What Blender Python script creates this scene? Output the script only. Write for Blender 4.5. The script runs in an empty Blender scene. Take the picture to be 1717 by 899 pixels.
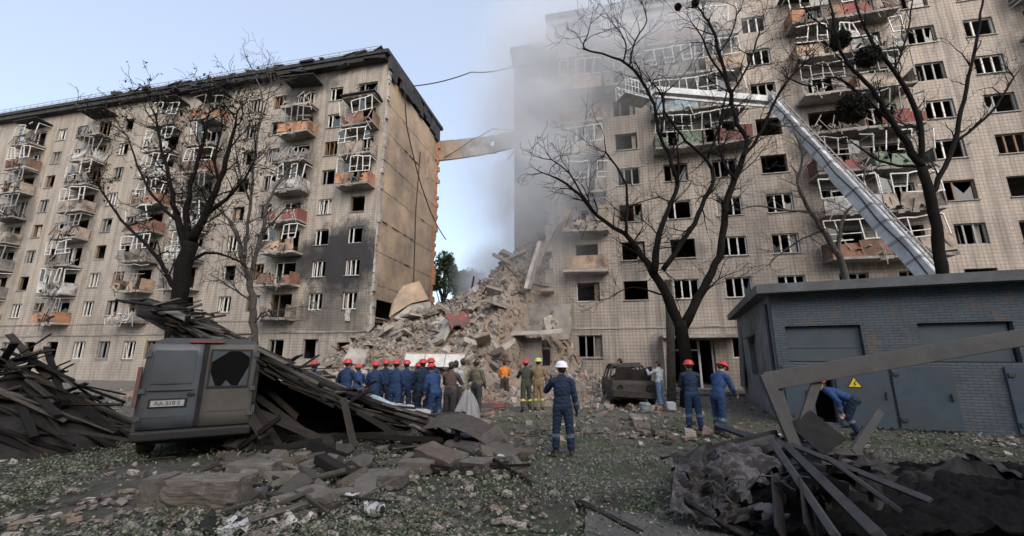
import bpy, bmesh, math, random
import numpy as np
from mathutils import Vector, Matrix, Euler, noise

# ------------------------------------------------------------------ camera, sky, sun, exposure
scene = bpy.context.scene
COL = scene.collection
R = math.radians
IMG_W, IMG_H, FOC, CAM_H = 1717.0, 899.0, 680.0, 1.95      # photograph size, focal length in its pixels, eye height
PITCH = math.atan((598 - 449.5) / FOC)
SP, CP = math.sin(PITCH), math.cos(PITCH)
cam_data = bpy.data.cameras.new('camera')
cam_data.sensor_width = 36.0
cam_data.lens = FOC / IMG_W * 36.0
cam_data.clip_start = 0.05
cam_data.clip_end = 3000
cam = bpy.data.objects.new('camera', cam_data)
cam.location = (0, 0, CAM_H)
cam.rotation_euler = (R(90) + PITCH, 0, 0)
COL.objects.link(cam)
scene.camera = cam

SUN_EL, SUN_AZ = R(36), R(157)          # azimuth clockwise from +Y: behind the camera
world = bpy.data.worlds.new('World')
scene.world = world
world.use_nodes = True
wn = world.node_tree
sky = wn.nodes.new('ShaderNodeTexSky')
sky.sky_type = 'NISHITA'
sky.sun_disc = False
sky.sun_elevation = SUN_EL
sky.sun_rotation = SUN_AZ
sky.altitude = 100
sky.air_density = 1.0
sky.dust_density = 5.0
sky.ozone_density = 2.0
bg = wn.nodes['Background']
bg.inputs['Strength'].default_value = 0.15
veil = wn.nodes.new('ShaderNodeMix'); veil.data_type = 'RGBA'; veil.blend_type = 'ADD'      # thin even high cloud over the whole sky
veil.inputs[0].default_value = 1.0; veil.inputs[7].default_value = (1.75, 1.85, 1.95, 1)
wn.links.new(sky.outputs[0], veil.inputs[6]); wn.links.new(veil.outputs[2], bg.inputs[0])

sun_data = bpy.data.lights.new('sun', 'SUN')
sun_data.energy = 0.65
sun_data.angle = R(70)
sun_data.color = (1.0, 0.955, 0.905)
sun = bpy.data.objects.new('sun', sun_data)
sd = Vector((math.sin(SUN_AZ) * math.cos(SUN_EL), math.cos(SUN_AZ) * math.cos(SUN_EL), math.sin(SUN_EL)))
sun.rotation_euler = sd.to_track_quat('Z', 'Y').to_euler()
COL.objects.link(sun)

scene.view_settings.view_transform = 'Standard'
scene.view_settings.look = 'None'
scene.view_settings.gamma = 1
scene.view_settings.exposure = 0.58
scene.cycles.use_denoising = True
scene.cycles.max_bounces = 6
scene.cycles.diffuse_bounces = 3
scene.cycles.volume_bounces = 3
scene.cycles.transparent_max_bounces = 8
scene.cycles.volume_step_rate = 2.0
scene.cycles.volume_max_steps = 96
scene.cycles.use_adaptive_sampling = True

# ------------------------------------------------------------------ pixel helpers (photo pixel -> direction; distance is given)
def ray(x, y):
    a = (x - 858.5) / FOC; b = (449.5 - y) / FOC
    return Vector((a, CP - b * SP, SP + b * CP))
def at(x, y, Y):
    r = ray(x, y); s = Y / r.y
    return Vector((r.x * s, Y, CAM_H + r.z * s))
def gp(x, y):
    r = ray(x, y); s = -CAM_H / r.z
    return Vector((r.x * s, r.y * s, 0))
def col_at(x, Y, z=1.0):                 # world X of photo column x at depth Y and height z
    d = Y * CP + (z - CAM_H) * SP
    return (x - 858.5) / FOC * d

# ------------------------------------------------------------------ materials
MATS = {}
def new_mat(name):
    m = bpy.data.materials.new(name); m.use_nodes = True
    nt = m.node_tree
    return m, nt, nt.nodes['Principled BSDF']
def N(nt, t, **kw):
    n = nt.nodes.new(t)
    for k, v in kw.items():
        if k.startswith('i_'):
            key = k[2:]; key = int(key) if key.isdigit() else key.replace('_', ' ')
            n.inputs[key].default_value = v
        else: setattr(n, k, v)
    return n
def ramp(nt, fac, stops):
    r = N(nt, 'ShaderNodeValToRGB')
    el = r.color_ramp.elements
    while len(el) < len(stops): el.new(0.5)
    for e, (p, c) in zip(el, stops):
        e.position = p; e.color = (*c, 1) if len(c) == 3 else c
    nt.links.new(fac, r.inputs[0])
    return r.outputs[0]
def mix(nt, fac, a, b, mode='MIX'):
    m = N(nt, 'ShaderNodeMix', data_type='RGBA', blend_type=mode)
    for sock, v in ((m.inputs[0], fac), (m.inputs[6], a), (m.inputs[7], b)):
        if hasattr(v, 'is_output'): nt.links.new(v, sock)
        elif isinstance(v, (int, float)): sock.default_value = v
        else: sock.default_value = (*v, 1)
    return m.outputs[2]
def math_n(nt, op, a, b=0.0, c=None, clamp=False):
    m = N(nt, 'ShaderNodeMath', operation=op, use_clamp=clamp)
    vals = (a, b) if c is None else (a, b, c)
    for i, v in enumerate(vals):
        if hasattr(v, 'is_output'): nt.links.new(v, m.inputs[i])
        else: m.inputs[i].default_value = v
    return m.outputs[0]
def nz(nt, vec, scale, detail=5, rough=0.6, dist=0.0):
    n = N(nt, 'ShaderNodeTexNoise', i_Scale=scale, i_Detail=detail, i_Roughness=rough, i_Distortion=dist)
    if vec is not None: nt.links.new(vec, n.inputs['Vector'])
    return n.outputs['Fac']
def bump(nt, b, h, strength=0.4, dist=0.02):
    n = N(nt, 'ShaderNodeBump', i_Strength=strength, i_Distance=dist)
    nt.links.new(h, n.inputs['Height']); nt.links.new(n.outputs[0], b.inputs['Normal'])

def mottled(name, c1, c2, scale=3.0, rough=0.85, metallic=0.0, bumpv=0.5, vary=0.0, dirt=None, rnd='object', bdist=0.02, c3=None, detail=7):
    """base colour mottled by noise between c1 and c2, brightness varied per object or per loose piece"""
    m, nt, b = new_mat(name)
    tc = N(nt, 'ShaderNodeTexCoord')
    geo = N(nt, 'ShaderNodeNewGeometry')
    vec = geo.outputs['Position']
    f = nz(nt, vec, scale, detail, 0.65)
    stops = [(0.30, c1), (0.70, c2)]
    if c3: stops = [(0.28, c1), (0.5, c2), (0.72, c3)]
    col = ramp(nt, f, stops)
    if dirt:
        f2 = nz(nt, vec, scale * 0.31, 6, 0.7)
        mask = ramp(nt, f2, [(0.45, (0, 0, 0)), (0.63, (1, 1, 1))])
        col = mix(nt, mask, col, dirt)
    if vary:
        r = geo.outputs['Random Per Island'] if rnd == 'island' else N(nt, 'ShaderNodeObjectInfo').outputs['Random']
        v = math_n(nt, 'MULTIPLY_ADD', r, 2 * vary, 1 - vary)
        hsv = N(nt, 'ShaderNodeHueSaturation')
        nt.links.new(col, hsv.inputs['Color']); nt.links.new(v, hsv.inputs['Value'])
        col = hsv.outputs[0]
    nt.links.new(col, b.inputs['Base Color'])
    b.inputs['Roughness'].default_value = rough
    b.inputs['Metallic'].default_value = metallic
    b.inputs['Specular IOR Level'].default_value = 0.3
    if bumpv: bump(nt, b, nz(nt, vec, scale * 6, 6, 0.7), bumpv, bdist)
    MATS[name] = m
    return m
def island_palette(name, cols, rough=0.9, scale=9.0, bumpv=0.6):
    """each loose piece takes one colour of the palette"""
    m, nt, b = new_mat(name)
    geo = N(nt, 'ShaderNodeNewGeometry')
    r = N(nt, 'ShaderNodeValToRGB'); r.color_ramp.interpolation = 'CONSTANT'
    el = r.color_ramp.elements
    while len(el) < len(cols): el.new(0.5)
    for i, (e, c) in enumerate(zip(el, cols)): e.position = i / len(cols); e.color = (*c, 1)
    nt.links.new(geo.outputs['Random Per Island'], r.inputs[0])
    f = nz(nt, geo.outputs['Position'], scale, 6, 0.7)
    sh = ramp(nt, f, [(0.25, (0.55, 0.53, 0.5)), (0.75, (1.12, 1.1, 1.08))])
    nt.links.new(mix(nt, 1.0, r.outputs[0], sh, 'MULTIPLY'), b.inputs['Base Color'])
    b.inputs['Roughness'].default_value = rough
    b.inputs['Specular IOR Level'].default_value = 0.25
    if bumpv: bump(nt, b, nz(nt, geo.outputs['Position'], scale * 4, 6, 0.7), bumpv, 0.02)
    MATS[name] = m
    return m
def object_palette(name, cols, rough=0.9, scale=9.0, bumpv=0.5):
    m = island_palette(name, cols, rough, scale, bumpv)
    nt = m.node_tree
    oi = N(nt, 'ShaderNodeObjectInfo')
    for n in nt.nodes:
        if n.type == 'VALTORGB' and n.color_ramp.interpolation == 'CONSTANT':
            nt.links.new(oi.outputs['Random'], n.inputs[0])
    return m
def wood_palette(name, cols, rough=0.85):
    """weathered boards: grain runs along each board's own length"""
    m = object_palette(name, cols, rough, 7, 0)
    nt = m.node_tree; b = nt.nodes['Principled BSDF']
    tc = N(nt, 'ShaderNodeTexCoord'); mp = N(nt, 'ShaderNodeMapping'); mp.inputs['Scale'].default_value = (1.6, 34, 34); nt.links.new(tc.outputs['Object'], mp.inputs[0])
    oi = N(nt, 'ShaderNodeObjectInfo'); nt.links.new(oi.outputs['Location'], mp.inputs['Location'])
    g = nz(nt, mp.outputs[0], 1.0, 6, .7, .3)
    src = b.inputs['Base Color'].links[0].from_socket
    nt.links.new(mix(nt, 1.0, src, ramp(nt, g, [(.3, (.35, .34, .33)), (.55, (1, 1, 1)), (.75, (1.5, 1.45, 1.4))]), 'MULTIPLY'), b.inputs['Base Color'])
    bump(nt, b, g, .9, .012)
    return m
def plain(name, c, rough=0.6, metallic=0.0, var=0.25, scale=14.0, bumpv=0.2):
    return mottled(name, tuple(v * (1 - var) for v in c), tuple(v * (1 + var) for v in c), scale, rough, metallic, bumpv)

def grimy(name, c, rough=0.85):
    return mottled(name, tuple(v * .7 for v in c), tuple(v * 1.1 for v in c), 2.6, rough, 0, 0.6, dirt=(0.075, 0.068, 0.062))
def facade_mat(name, base1, base2, joint, soot=None, cell=0.22, smudge=0.0):
    """square ceramic cladding with joints, weather streaks and, where the fire was, soot"""
    m, nt, b = new_mat(name)
    tc = N(nt, 'ShaderNodeTexCoord')
    obj = tc.outputs['Object']
    sep = N(nt, 'ShaderNodeSeparateXYZ'); nt.links.new(obj, sep.inputs[0])
    comb = N(nt, 'ShaderNodeCombineXYZ')
    nt.links.new(math_n(nt, 'ADD', sep.outputs[0], sep.outputs[1]), comb.inputs[0]); nt.links.new(sep.outputs[2], comb.inputs[1])
    br = N(nt, 'ShaderNodeTexBrick', offset=0.0, squash=1.0, i_Scale=1.0, i_Mortar_Size=0.022, i_Mortar_Smooth=0.3, i_Bias=0.0, i_Brick_Width=cell, i_Row_Height=cell)
    br.inputs['Color1'].default_value = (*base1, 1); br.inputs['Color2'].default_value = (*base2, 1); br.inputs['Mortar'].default_value = (*joint, 1)
    nt.links.new(comb.outputs[0], br.inputs['Vector'])
    col = br.outputs['Color']
    # large uneven patches (dust, washed tiles)
    f = nz(nt, obj, 0.35, 7, 0.68)
    col = mix(nt, 0.85, col, ramp(nt, f, [(0.3, (0.62, 0.6, 0.58)), (0.5, (0.95, 0.95, 0.94)), (0.72, (1.15, 1.12, 1.06))]), 'MULTIPLY')
    # streaks running down
    mp = N(nt, 'ShaderNodeMapping'); mp.inputs['Scale'].default_value = (2.2, 2.2, 0.16); nt.links.new(obj, mp.inputs[0])
    st = nz(nt, mp.outputs[0], 1.0, 6, 0.65)
    col = mix(nt, ramp(nt, st, [(0.46, (0, 0, 0)), (0.72, (0.75, 0.75, 0.75))]), col, (0.10, 0.092, 0.085))
    # chips where tiles came off
    ch = nz(nt, obj, 2.6, 4, 0.6)
    col = mix(nt, ramp(nt, ch, [(0.66, (0, 0, 0)), (0.70, (0.8, 0.8, 0.8))]), col, (0.17, 0.155, 0.14))
    if soot:
        for (cx, cz, rx, rz, amt) in soot:
            dx = math_n(nt, 'DIVIDE', math_n(nt, 'SUBTRACT', sep.outputs[0], cx), rx)
            dz = math_n(nt, 'DIVIDE', math_n(nt, 'SUBTRACT', sep.outputs[2], cz), rz)
            d = math_n(nt, 'SQRT', math_n(nt, 'ADD', math_n(nt, 'MULTIPLY', dx, dx), math_n(nt, 'MULTIPLY', dz, dz)))
            n2 = nz(nt, obj, 0.7, 8, 0.72)
            d = math_n(nt, 'ADD', d, math_n(nt, 'MULTIPLY_ADD', n2, 1.3, -0.62))
            mask = ramp(nt, d, [(0.55, (amt,) * 3), (0.85, (amt * .55,) * 3), (1.25, (0, 0, 0))])
            col = mix(nt, mask, col, (0.022, 0.022, 0.025))
    nt.links.new(col, b.inputs['Base Color'])
    b.inputs['Roughness'].default_value = 0.75
    b.inputs['Specular IOR Level'].default_value = 0.3
    h = math_n(nt, 'ADD', math_n(nt, 'MULTIPLY', br.outputs['Fac'], -0.6), math_n(nt, 'MULTIPLY', nz(nt, obj, 9, 5, 0.7), 0.5))
    bump(nt, b, h, 0.6, 0.02)
    MATS[name] = m
    return m

facade_mat('facade_left', (0.37, 0.33, 0.285), (0.335, 0.30, 0.26), (0.25, 0.22, 0.19),
           soot=[(-2.4, 9.6, 4.4, 3.6, 0.97), (-6.3, 9.4, 3.0, 2.0, 0.8), (-8.0, 25.6, 4.0, 1.6, 0.8), (-3.2, 5.6, 4.2, 2.6, 0.6), (-7.9, 19, 2.2, 6.5, .55), (-17.6, 19, 2.6, 7.5, .55), (-22.4, 17, 2.4, 9, .5), (-1.9, 20.5, 1.9, 4.2, .5), (-31.2, 17, 2.4, 9, .5), (-40, 17, 2.4, 9, .5), (-12, 26.9, 14, .9, .7)])
facade_mat('facade_right', (0.385, 0.335, 0.29), (0.345, 0.30, 0.26), (0.235, 0.205, 0.18),
           soot=[(16.0, 21.5, 3.5, 4.5, 0.45), (22.5, 8.6, 1.6, 1.2, 0.35), (24, 22, 3.6, 6, .5), (16.2, 14, 2, 3.5, .4), (32.5, 16, 3.4, 9.5, .5), (28.6, 12, 1.3, 1.0, .4), (19.3, 8, 1.3, 1.4, .4), (44.6, 16, 2.4, 9, .5)])
mottled('bare_wall', (0.33, 0.245, 0.172), (0.45, 0.345, 0.245), 0.5, 0.95, 0, 0.8, dirt=(0.19, 0.155, 0.125), bdist=0.05)
mottled('orange_edge', (0.30, 0.16, 0.095), (0.40, 0.22, 0.13), 2.0, 0.9, 0, 0.8)  # mottled orange for the rear edge of the end wall
mottled('concrete', (0.22, 0.205, 0.185), (0.36, 0.335, 0.30), 1.6, 0.95, 0, 0.8, dirt=(0.14, 0.13, 0.12), vary=0.15)
mottled('concrete_pale', (0.34, 0.32, 0.29), (0.48, 0.455, 0.42), 1.3, 0.95, 0, 0.7, dirt=(0.22, 0.20, 0.18), vary=0.15)
mottled('smoked_concrete', (0.20, 0.205, 0.215), (0.29, 0.295, 0.305), 0.5, 0.95, 0, 0.6)
mottled('roof_tar', (0.018, 0.018, 0.020), (0.05, 0.048, 0.048), 1.5, 0.85, 0, 0.9, bdist=0.05)
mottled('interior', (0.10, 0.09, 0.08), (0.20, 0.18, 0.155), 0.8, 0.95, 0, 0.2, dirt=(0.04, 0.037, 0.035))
plain('window_white', (0.55, 0.55, 0.53), 0.5, var=0.2, scale=3)
plain('window_brown', (0.16, 0.10, 0.06), 0.6)
plain('frame_grey', (0.24, 0.24, 0.24), 0.5)
plain('railing', (0.06, 0.06, 0.065), 0.5, 0.4)
object_palette('curtain', [(0.55, 0.52, 0.48), (0.42, 0.36, 0.30), (0.30, 0.26, 0.24), (0.50, 0.50, 0.52)], 0.9, 4)
object_palette('parapet', [(0.30, 0.26, 0.22), (0.40, 0.36, 0.31), (0.34, 0.20, 0.13), (0.24, 0.24, 0.23), (0.36, 0.30, 0.24), (0.22, 0.27, 0.29), (0.30, 0.15, 0.10)], 0.85, 3)
grimy('parapet_orange', (0.40, 0.20, 0.12))
grimy('parapet_brown', (0.23, 0.12, 0.085))
grimy('parapet_red', (0.22, 0.075, 0.065))
grimy('parapet_peach', (0.40, 0.29, 0.21))
grimy('parapet_white', (0.50, 0.50, 0.49))
grimy('parapet_green', (0.19, 0.25, 0.19))
grimy('parapet_blue', (0.30, 0.40, 0.45))
grimy('parapet_yellow', (0.50, 0.36, 0.15))
grimy('parapet_stone', (0.36, 0.30, 0.25))
grimy('parapet_grey', (0.22, 0.215, 0.21))
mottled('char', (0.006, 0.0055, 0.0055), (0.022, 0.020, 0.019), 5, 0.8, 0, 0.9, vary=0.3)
mottled('bark', (0.005, 0.0045, 0.0045), (0.014, 0.012, 0.011), 8, 0.9, 0, 0.9)
MATS['bark'].node_tree.nodes['Principled BSDF'].inputs['Specular IOR Level'].default_value = .08
mottled('bark_grey', (0.035, 0.031, 0.028), (0.085, 0.076, 0.068), 7, 0.9, 0, 0.9)
wood_palette('timber', [(0.0468, 0.04176, 0.03744), (0.072, 0.0648, 0.0576), (0.1152, 0.1044, 0.09), (0.0216, 0.01944, 0.018), (0.09, 0.08064, 0.07056), (0.0324, 0.02952, 0.02736), (0.1584, 0.144, 0.126)], 0.85)
wood_palette('charred_timber', [(0.009, 0.008, 0.0075), (0.0175, 0.0155, 0.014), (0.0275, 0.0245, 0.022), (0.0425, 0.0375, 0.033)], 0.85)
object_palette('slab', [(0.33, 0.30, 0.265), (0.25, 0.23, 0.205), (0.40, 0.37, 0.33), (0.30, 0.26, 0.22), (0.21, 0.195, 0.18)], 0.95, 3, 0.8)
object_palette('rubble_block', [(0.2924, 0.2666, 0.2408), (0.2236, 0.2064, 0.1892), (0.3612, 0.3354, 0.3096), (0.2494, 0.172, 0.1376), (0.3182, 0.2666, 0.2236), (0.1806, 0.172, 0.1634), (0.4128, 0.3956, 0.3784), (0.2494, 0.2236, 0.1978)], 0.95, 5, 0.8)
object_palette('ground_block', [(0.1275, 0.119, 0.1105), (0.0935, 0.08925, 0.085), (0.17, 0.1573, 0.1445), (0.1105, 0.08925, 0.0765), (0.1403, 0.1275, 0.1148), (0.07225, 0.068, 0.06545)], 0.95, 5, 0.8)
island_palette('rubble_bits', [(0.2752, 0.2494, 0.2236), (0.2064, 0.1892, 0.172), (0.344, 0.3182, 0.2924), (0.2408, 0.1634, 0.129), (0.2924, 0.2408, 0.1978), (0.1634, 0.1548, 0.1462), (0.387, 0.3698, 0.3526), (0.2322, 0.2021, 0.172), (0.2838, 0.215, 0.172), (0.2322, 0.215, 0.2021)], 0.95, 6)
island_palette('ground_bits', [(0.1976, 0.179, 0.1605), (0.1235, 0.1112, 0.105), (0.2717, 0.247, 0.2223), (0.1605, 0.142, 0.1235), (0.3705, 0.3458, 0.3211), (0.0988, 0.08892, 0.08151), (0.2346, 0.1852, 0.1482)], 0.95, 6)
island_palette('leaf_litter', [(0.08525, 0.1162, 0.0651), (0.124, 0.155, 0.093), (0.062, 0.08525, 0.0496), (0.186, 0.2093, 0.1473), (0.1008, 0.1318, 0.0775), (0.2015, 0.1938, 0.1628), (0.2635, 0.2635, 0.2247)], 0.7, 20, 0)
island_palette('tree_leaf', [(0.0525, 0.09, 0.03), (0.075, 0.1275, 0.042), (0.045, 0.075, 0.03), (0.0975, 0.15, 0.0525)], 0.7, 4, 0)
island_palette('dry_leaf', [(0.06, 0.07, 0.03), (0.09, 0.085, 0.045), (0.045, 0.05, 0.03), (0.075, 0.06, 0.04)], 0.8, 4, 0)
plain('glass', (0.06, 0.075, 0.085), 0.12, bumpv=0)
plain('steel_dark', (0.055, 0.055, 0.058), 0.6, 0.3, scale=5, bumpv=0.5)
plain('cable', (0.02, 0.02, 0.02), 0.7)

plain('unlit_black', (.004, .004, .004), .9, bumpv=0)  # near-black standing for unlit depth
MATS['unlit_black'].node_tree.nodes['Principled BSDF'].inputs['Specular IOR Level'].default_value = .1

# ------------------------------------------------------------------ mesh helpers
def link(name, data, parent=None):
    o = bpy.data.objects.new(name, data); COL.objects.link(o)
    if parent is not None: o.parent = parent
    return o
def tag(o, label=None, cat=None, group=None, kind=None):
    if label: o['label'] = label
    if cat: o['category'] = cat
    if group: o['group'] = group
    if kind: o['kind'] = kind
    return o
def empty(name, loc=(0, 0, 0), rz=0.0, label=None, cat=None, group=None):
    o = link(name, None); o.location = loc; o.rotation_euler = (0, 0, rz); o.empty_display_size = 0.2
    return tag(o, label, cat, group)
class MB:
    def __init__(s): s.v = []; s.f = []; s.m = []
    def add(s, vs, fs, mi=0):
        k = len(s.v); s.v.extend(vs)
        for f in fs: s.f.append(tuple(i + k for i in f)); s.m.append(mi)
        return s
    def box(s, c, size, rot=None, mi=0, jit=0.0):
        hx, hy, hz = (d / 2 for d in size); vs = []
        for z in (-hz, hz):
            for y in (-hy, hy):
                for x in (-hx, hx):
                    p = Vector((x, y, z))
                    if jit: p += Vector((random.uniform(-jit, jit), random.uniform(-jit, jit), random.uniform(-jit, jit)))
                    if rot is not None: p = rot @ p
                    vs.append(p + Vector(c))
        return s.add(vs, [(0, 2, 3, 1), (4, 5, 7, 6), (0, 1, 5, 4), (2, 6, 7, 3), (0, 4, 6, 2), (1, 3, 7, 5)], mi)
    def span(s, lo, hi, mi=0):
        return s.box([(a + b) / 2 for a, b in zip(lo, hi)], [abs(b - a) for a, b in zip(lo, hi)], None, mi)
    def beam(s, a, b, w, h, mi=0, up=(0, 0, 1), jit=0.0):
        a, b = Vector(a), Vector(b); d = b - a; L = d.length
        x = d.normalized(); u = Vector(up)
        if abs(x.dot(u)) > 0.97: u = Vector((0, 1, 0))
        y = u.cross(x).normalized(); z = x.cross(y)
        M = Matrix((x, y, z)).transposed()
        return s.box((a + b) / 2, (L, w, h), M, mi, jit)
    def tube(s, pts, rad, n=6, mi=0, cap=True):
        pts = [Vector(p) for p in pts]; k0 = len(s.v); ref = None
        for i, p in enumerate(pts):
            d = (pts[min(i + 1, len(pts) - 1)] - pts[max(i - 1, 0)])
            d = d.normalized() if d.length > 1e-9 else Vector((0, 0, 1))
            if ref is None: ref = Vector((0, 0, 1)) if abs(d.z) < 0.9 else Vector((1, 0, 0))
            x = ref.cross(d)
            if x.length < 1e-4: x = Vector((1, 0, 0)).cross(d)
            x.normalize(); y = d.cross(x); ref = y.cross(x) * -1 if False else ref
            r = rad[i] if hasattr(rad, '__len__') else rad
            for j in range(n):
                a = 2 * math.pi * j / n
                s.v.append(p + (x * math.cos(a) + y * math.sin(a)) * r)
        for i in range(len(pts) - 1):
            for j in range(n):
                a = k0 + i * n + j; b = k0 + i * n + (j + 1) % n
                s.f.append((a, b, b + n, a + n)); s.m.append(mi)
        if cap:
            s.f.append(tuple(k0 + j for j in reversed(range(n)))); s.m.append(mi)
            e = k0 + (len(pts) - 1) * n
            s.f.append(tuple(e + j for j in range(n))); s.m.append(mi)
        return s
    def lathe(s, prof, n=16, c=(0, 0, 0), mi=0, rot=None):
        """profile of (radius, height) turned round the vertical axis"""
        k0 = len(s.v)
        for r, z in prof:
            for j in range(n):
                a = 2 * math.pi * j / n
                p = Vector((r * math.cos(a), r * math.sin(a), z))
                if rot is not None: p = rot @ p
                s.v.append(p + Vector(c))
        for i in range(len(prof) - 1):
            for j in range(n):
                a = k0 + i * n + j; b = k0 + i * n + (j + 1) % n
                s.f.append((a, b, b + n, a + n)); s.m.append(mi)
        s.f.append(tuple(k0 + j for j in reversed(range(n)))); s.m.append(mi)
        e = k0 + (len(prof) - 1) * n
        s.f.append(tuple(e + j for j in range(n))); s.m.append(mi)
        return s
    def sheet(s, fn, nu, nv, thick=0.0, mi=0):
        """grid of points fn(u, v), u and v in 0..1, with a real thickness"""
        P = [[Vector(fn(i / nu, j / nv)) for j in range(nv + 1)] for i in range(nu + 1)]
        k0 = len(s.v); w = nv + 1
        def nrm(i, j):
            a = P[min(i + 1, nu)][j] - P[max(i - 1, 0)][j]; b = P[i][min(j + 1, nv)] - P[i][max(j - 1, 0)]
            n = a.cross(b); return n.normalized() if n.length > 1e-9 else Vector((0, 0, 1))
        for i in range(nu + 1):
            for j in range(nv + 1): s.v.append(P[i][j])
        for i in range(nu):
            for j in range(nv):
                a = k0 + i * w + j
                s.f.append((a, a + w, a + w + 1, a + 1)); s.m.append(mi)
        if thick:
            k1 = len(s.v)
            for i in range(nu + 1):
                for j in range(nv + 1): s.v.append(P[i][j] - nrm(i, j) * thick)
            for i in range(nu):
                for j in range(nv):
                    a = k1 + i * w + j
                    s.f.append((a, a + 1, a + w + 1, a + w)); s.m.append(mi)
            rim = [(i, 0) for i in range(nu + 1)] + [(nu, j) for j in range(1, nv + 1)] + [(i, nv) for i in range(nu - 1, -1, -1)] + [(0, j) for j in range(nv - 1, 0, -1)]
            for q in range(len(rim)):
                (i, j), (i2, j2) = rim[q], rim[(q + 1) % len(rim)]
                a, b = i * w + j, i2 * w + j2
                s.f.append((k0 + b, k0 + a, k1 + a, k1 + b)); s.m.append(mi)
        return s
    def mesh(s, name, mats, smooth=False):
        me = bpy.data.meshes.new(name)
        me.from_pydata([tuple(v) for v in s.v], [], s.f)
        for m in (mats if isinstance(mats, (list, tuple)) else [mats]): me.materials.append(MATS[m])
        if any(s.m): me.polygons.foreach_set('material_index', s.m)
        if smooth: me.polygons.foreach_set('use_smooth', [True] * len(me.polygons))
        me.update()
        return me
    def build(s, name, mats, parent=None, smooth=False):
        return link(name, s.mesh(name, mats, smooth), parent)
def bevelled(o, w=0.01, seg=2):
    b = o.modifiers.new('bevel', 'BEVEL'); b.width = w; b.segments = seg; b.limit_method = 'ANGLE'
    return o
def np_mesh(name, V, F, mat, smooth=False):
    """V (n,3) floats, F (m,3) or (m,4) ints"""
    me = bpy.data.meshes.new(name); k = F.shape[1]
    me.vertices.add(len(V)); me.vertices.foreach_set('co', V.astype(np.float32).ravel())
    me.loops.add(F.size); me.loops.foreach_set('vertex_index', F.astype(np.int32).ravel())
    me.polygons.add(len(F)); me.polygons.foreach_set('loop_start', np.arange(0, F.size, k, dtype=np.int32))
    me.polygons.foreach_set('use_smooth', np.full(len(F), bool(smooth)))
    for mm in (mat if isinstance(mat, (list, tuple)) else [mat]): me.materials.append(MATS[mm])
    me.update(calc_edges=True); me.validate()
    return me
def hull(seed, cut=.25, jit=.12):
    """an irregular broken block, about 1 unit across: a box with knocked-off corners"""
    rs = random.Random(seed); bm = bmesh.new(); J = lambda: rs.uniform(-jit, jit)
    for sx in (-.5, .5):
        for sy in (-.5, .5):
            for sz in (-.5, .5):
                if rs.random() > cut: bm.verts.new((sx + J(), sy + J(), sz + J()))
                else:
                    for ax in range(3):
                        p = [sx, sy, sz]; p[ax] *= rs.uniform(-.3, .7); bm.verts.new((p[0] + J() * .5, p[1] + J() * .5, p[2] + J() * .5))
    r = bmesh.ops.convex_hull(bm, input=bm.verts)
    bmesh.ops.delete(bm, geom=list({g for g in r['geom_interior'] + r['geom_unused'] if isinstance(g, bmesh.types.BMVert)}), context='VERTS')
    bmesh.ops.triangulate(bm, faces=bm.faces)
    bm.verts.index_update()
    V = np.array([v.co[:] for v in bm.verts]); F = np.array([[v.index for v in f.verts] for f in bm.faces])
    bm.free()
    return V, F
HULLS = [hull(i, .3, .12) for i in range(8)] + [hull(50 + i, .55, .16) for i in range(4)] + [hull(70 + i, .1, .05) for i in range(4)]
def euler_np(rx, ry, rz):
    return np.array(Euler((rx, ry, rz)).to_matrix())
def scatter_blocks(items, name, mat, shapes=None):
    """items: (position, size xyz, euler); all joined into one mesh"""
    shapes = shapes or HULLS
    Vs, Fs, k = [], [], 0
    for i, (p, s, e) in enumerate(items):
        V, F = shapes[i % len(shapes)]
        W = (V * np.array(s)) @ euler_np(*e).T + np.array(p)
        Vs.append(W); Fs.append(F + k); k += len(V)
    return np_mesh(name, np.concatenate(Vs), np.concatenate(Fs), mat)
def scatter_leaves(P, size, name, mat, rs, flat=0.5, aspect=1.6):
    """folded leaf-sized faces at points P"""
    n = len(P)
    az = rs.uniform(0, 2 * np.pi, n); tilt = rs.uniform(-flat, flat, n) ; roll = rs.uniform(-flat, flat, n)
    s = size * rs.uniform(0.6, 1.4, n)
    L = np.stack([np.cos(az) * np.cos(tilt), np.sin(az) * np.cos(tilt), np.sin(tilt)], 1)
    W = np.stack([-np.sin(az) * np.cos(roll), np.cos(az) * np.cos(roll), np.sin(roll)], 1)
    Up = np.cross(L, W)
    a = P - L * (s * aspect / 2)[:, None]; c = P + L * (s * aspect / 2)[:, None]
    b = P + W * (s / 2)[:, None] + Up * (s * .18)[:, None]; d = P - W * (s / 2)[:, None] + Up * (s * .18)[:, None]
    V = np.stack([a, b, c, d], 1).reshape(-1, 3)
    k = np.arange(n)[:, None] * 4
    F = np.concatenate([np.stack([k[:, 0], k[:, 0] + 1, k[:, 0] + 2], 1), np.stack([k[:, 0], k[:, 0] + 2, k[:, 0] + 3], 1)])
    return np_mesh(name, V, F, mat)

def rough_box(size, seed, amp=.03, n=(10, 5, 5)):
    """a worn block: box surface divided and pushed about by noise, edges knocked off"""
    bm = bmesh.new(); bmesh.ops.create_cube(bm, size=1.0)
    bmesh.ops.subdivide_edges(bm, edges=bm.edges, cuts=6, use_grid_fill=True)
    for v in bm.verts:
        p = Vector((v.co.x * size[0], v.co.y * size[1], v.co.z * size[2]))
        e = sorted((abs(v.co.x), abs(v.co.y), abs(v.co.z)))
        if e[1] > .48: p *= 1 - rough_box.k * (.5 + noise.noise((p.x * 6 + seed, p.y * 6, p.z * 6)))
        d = noise.noise_vector((p.x * 4 + seed, p.y * 4, p.z * 4)) + .5 * noise.noise_vector((p.x * 13, p.y * 13 + seed, p.z * 13))
        v.co = p + d * amp
    me = bpy.data.meshes.new('block'); bm.to_mesh(me); bm.free()
    return me
rough_box.k = .05

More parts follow.
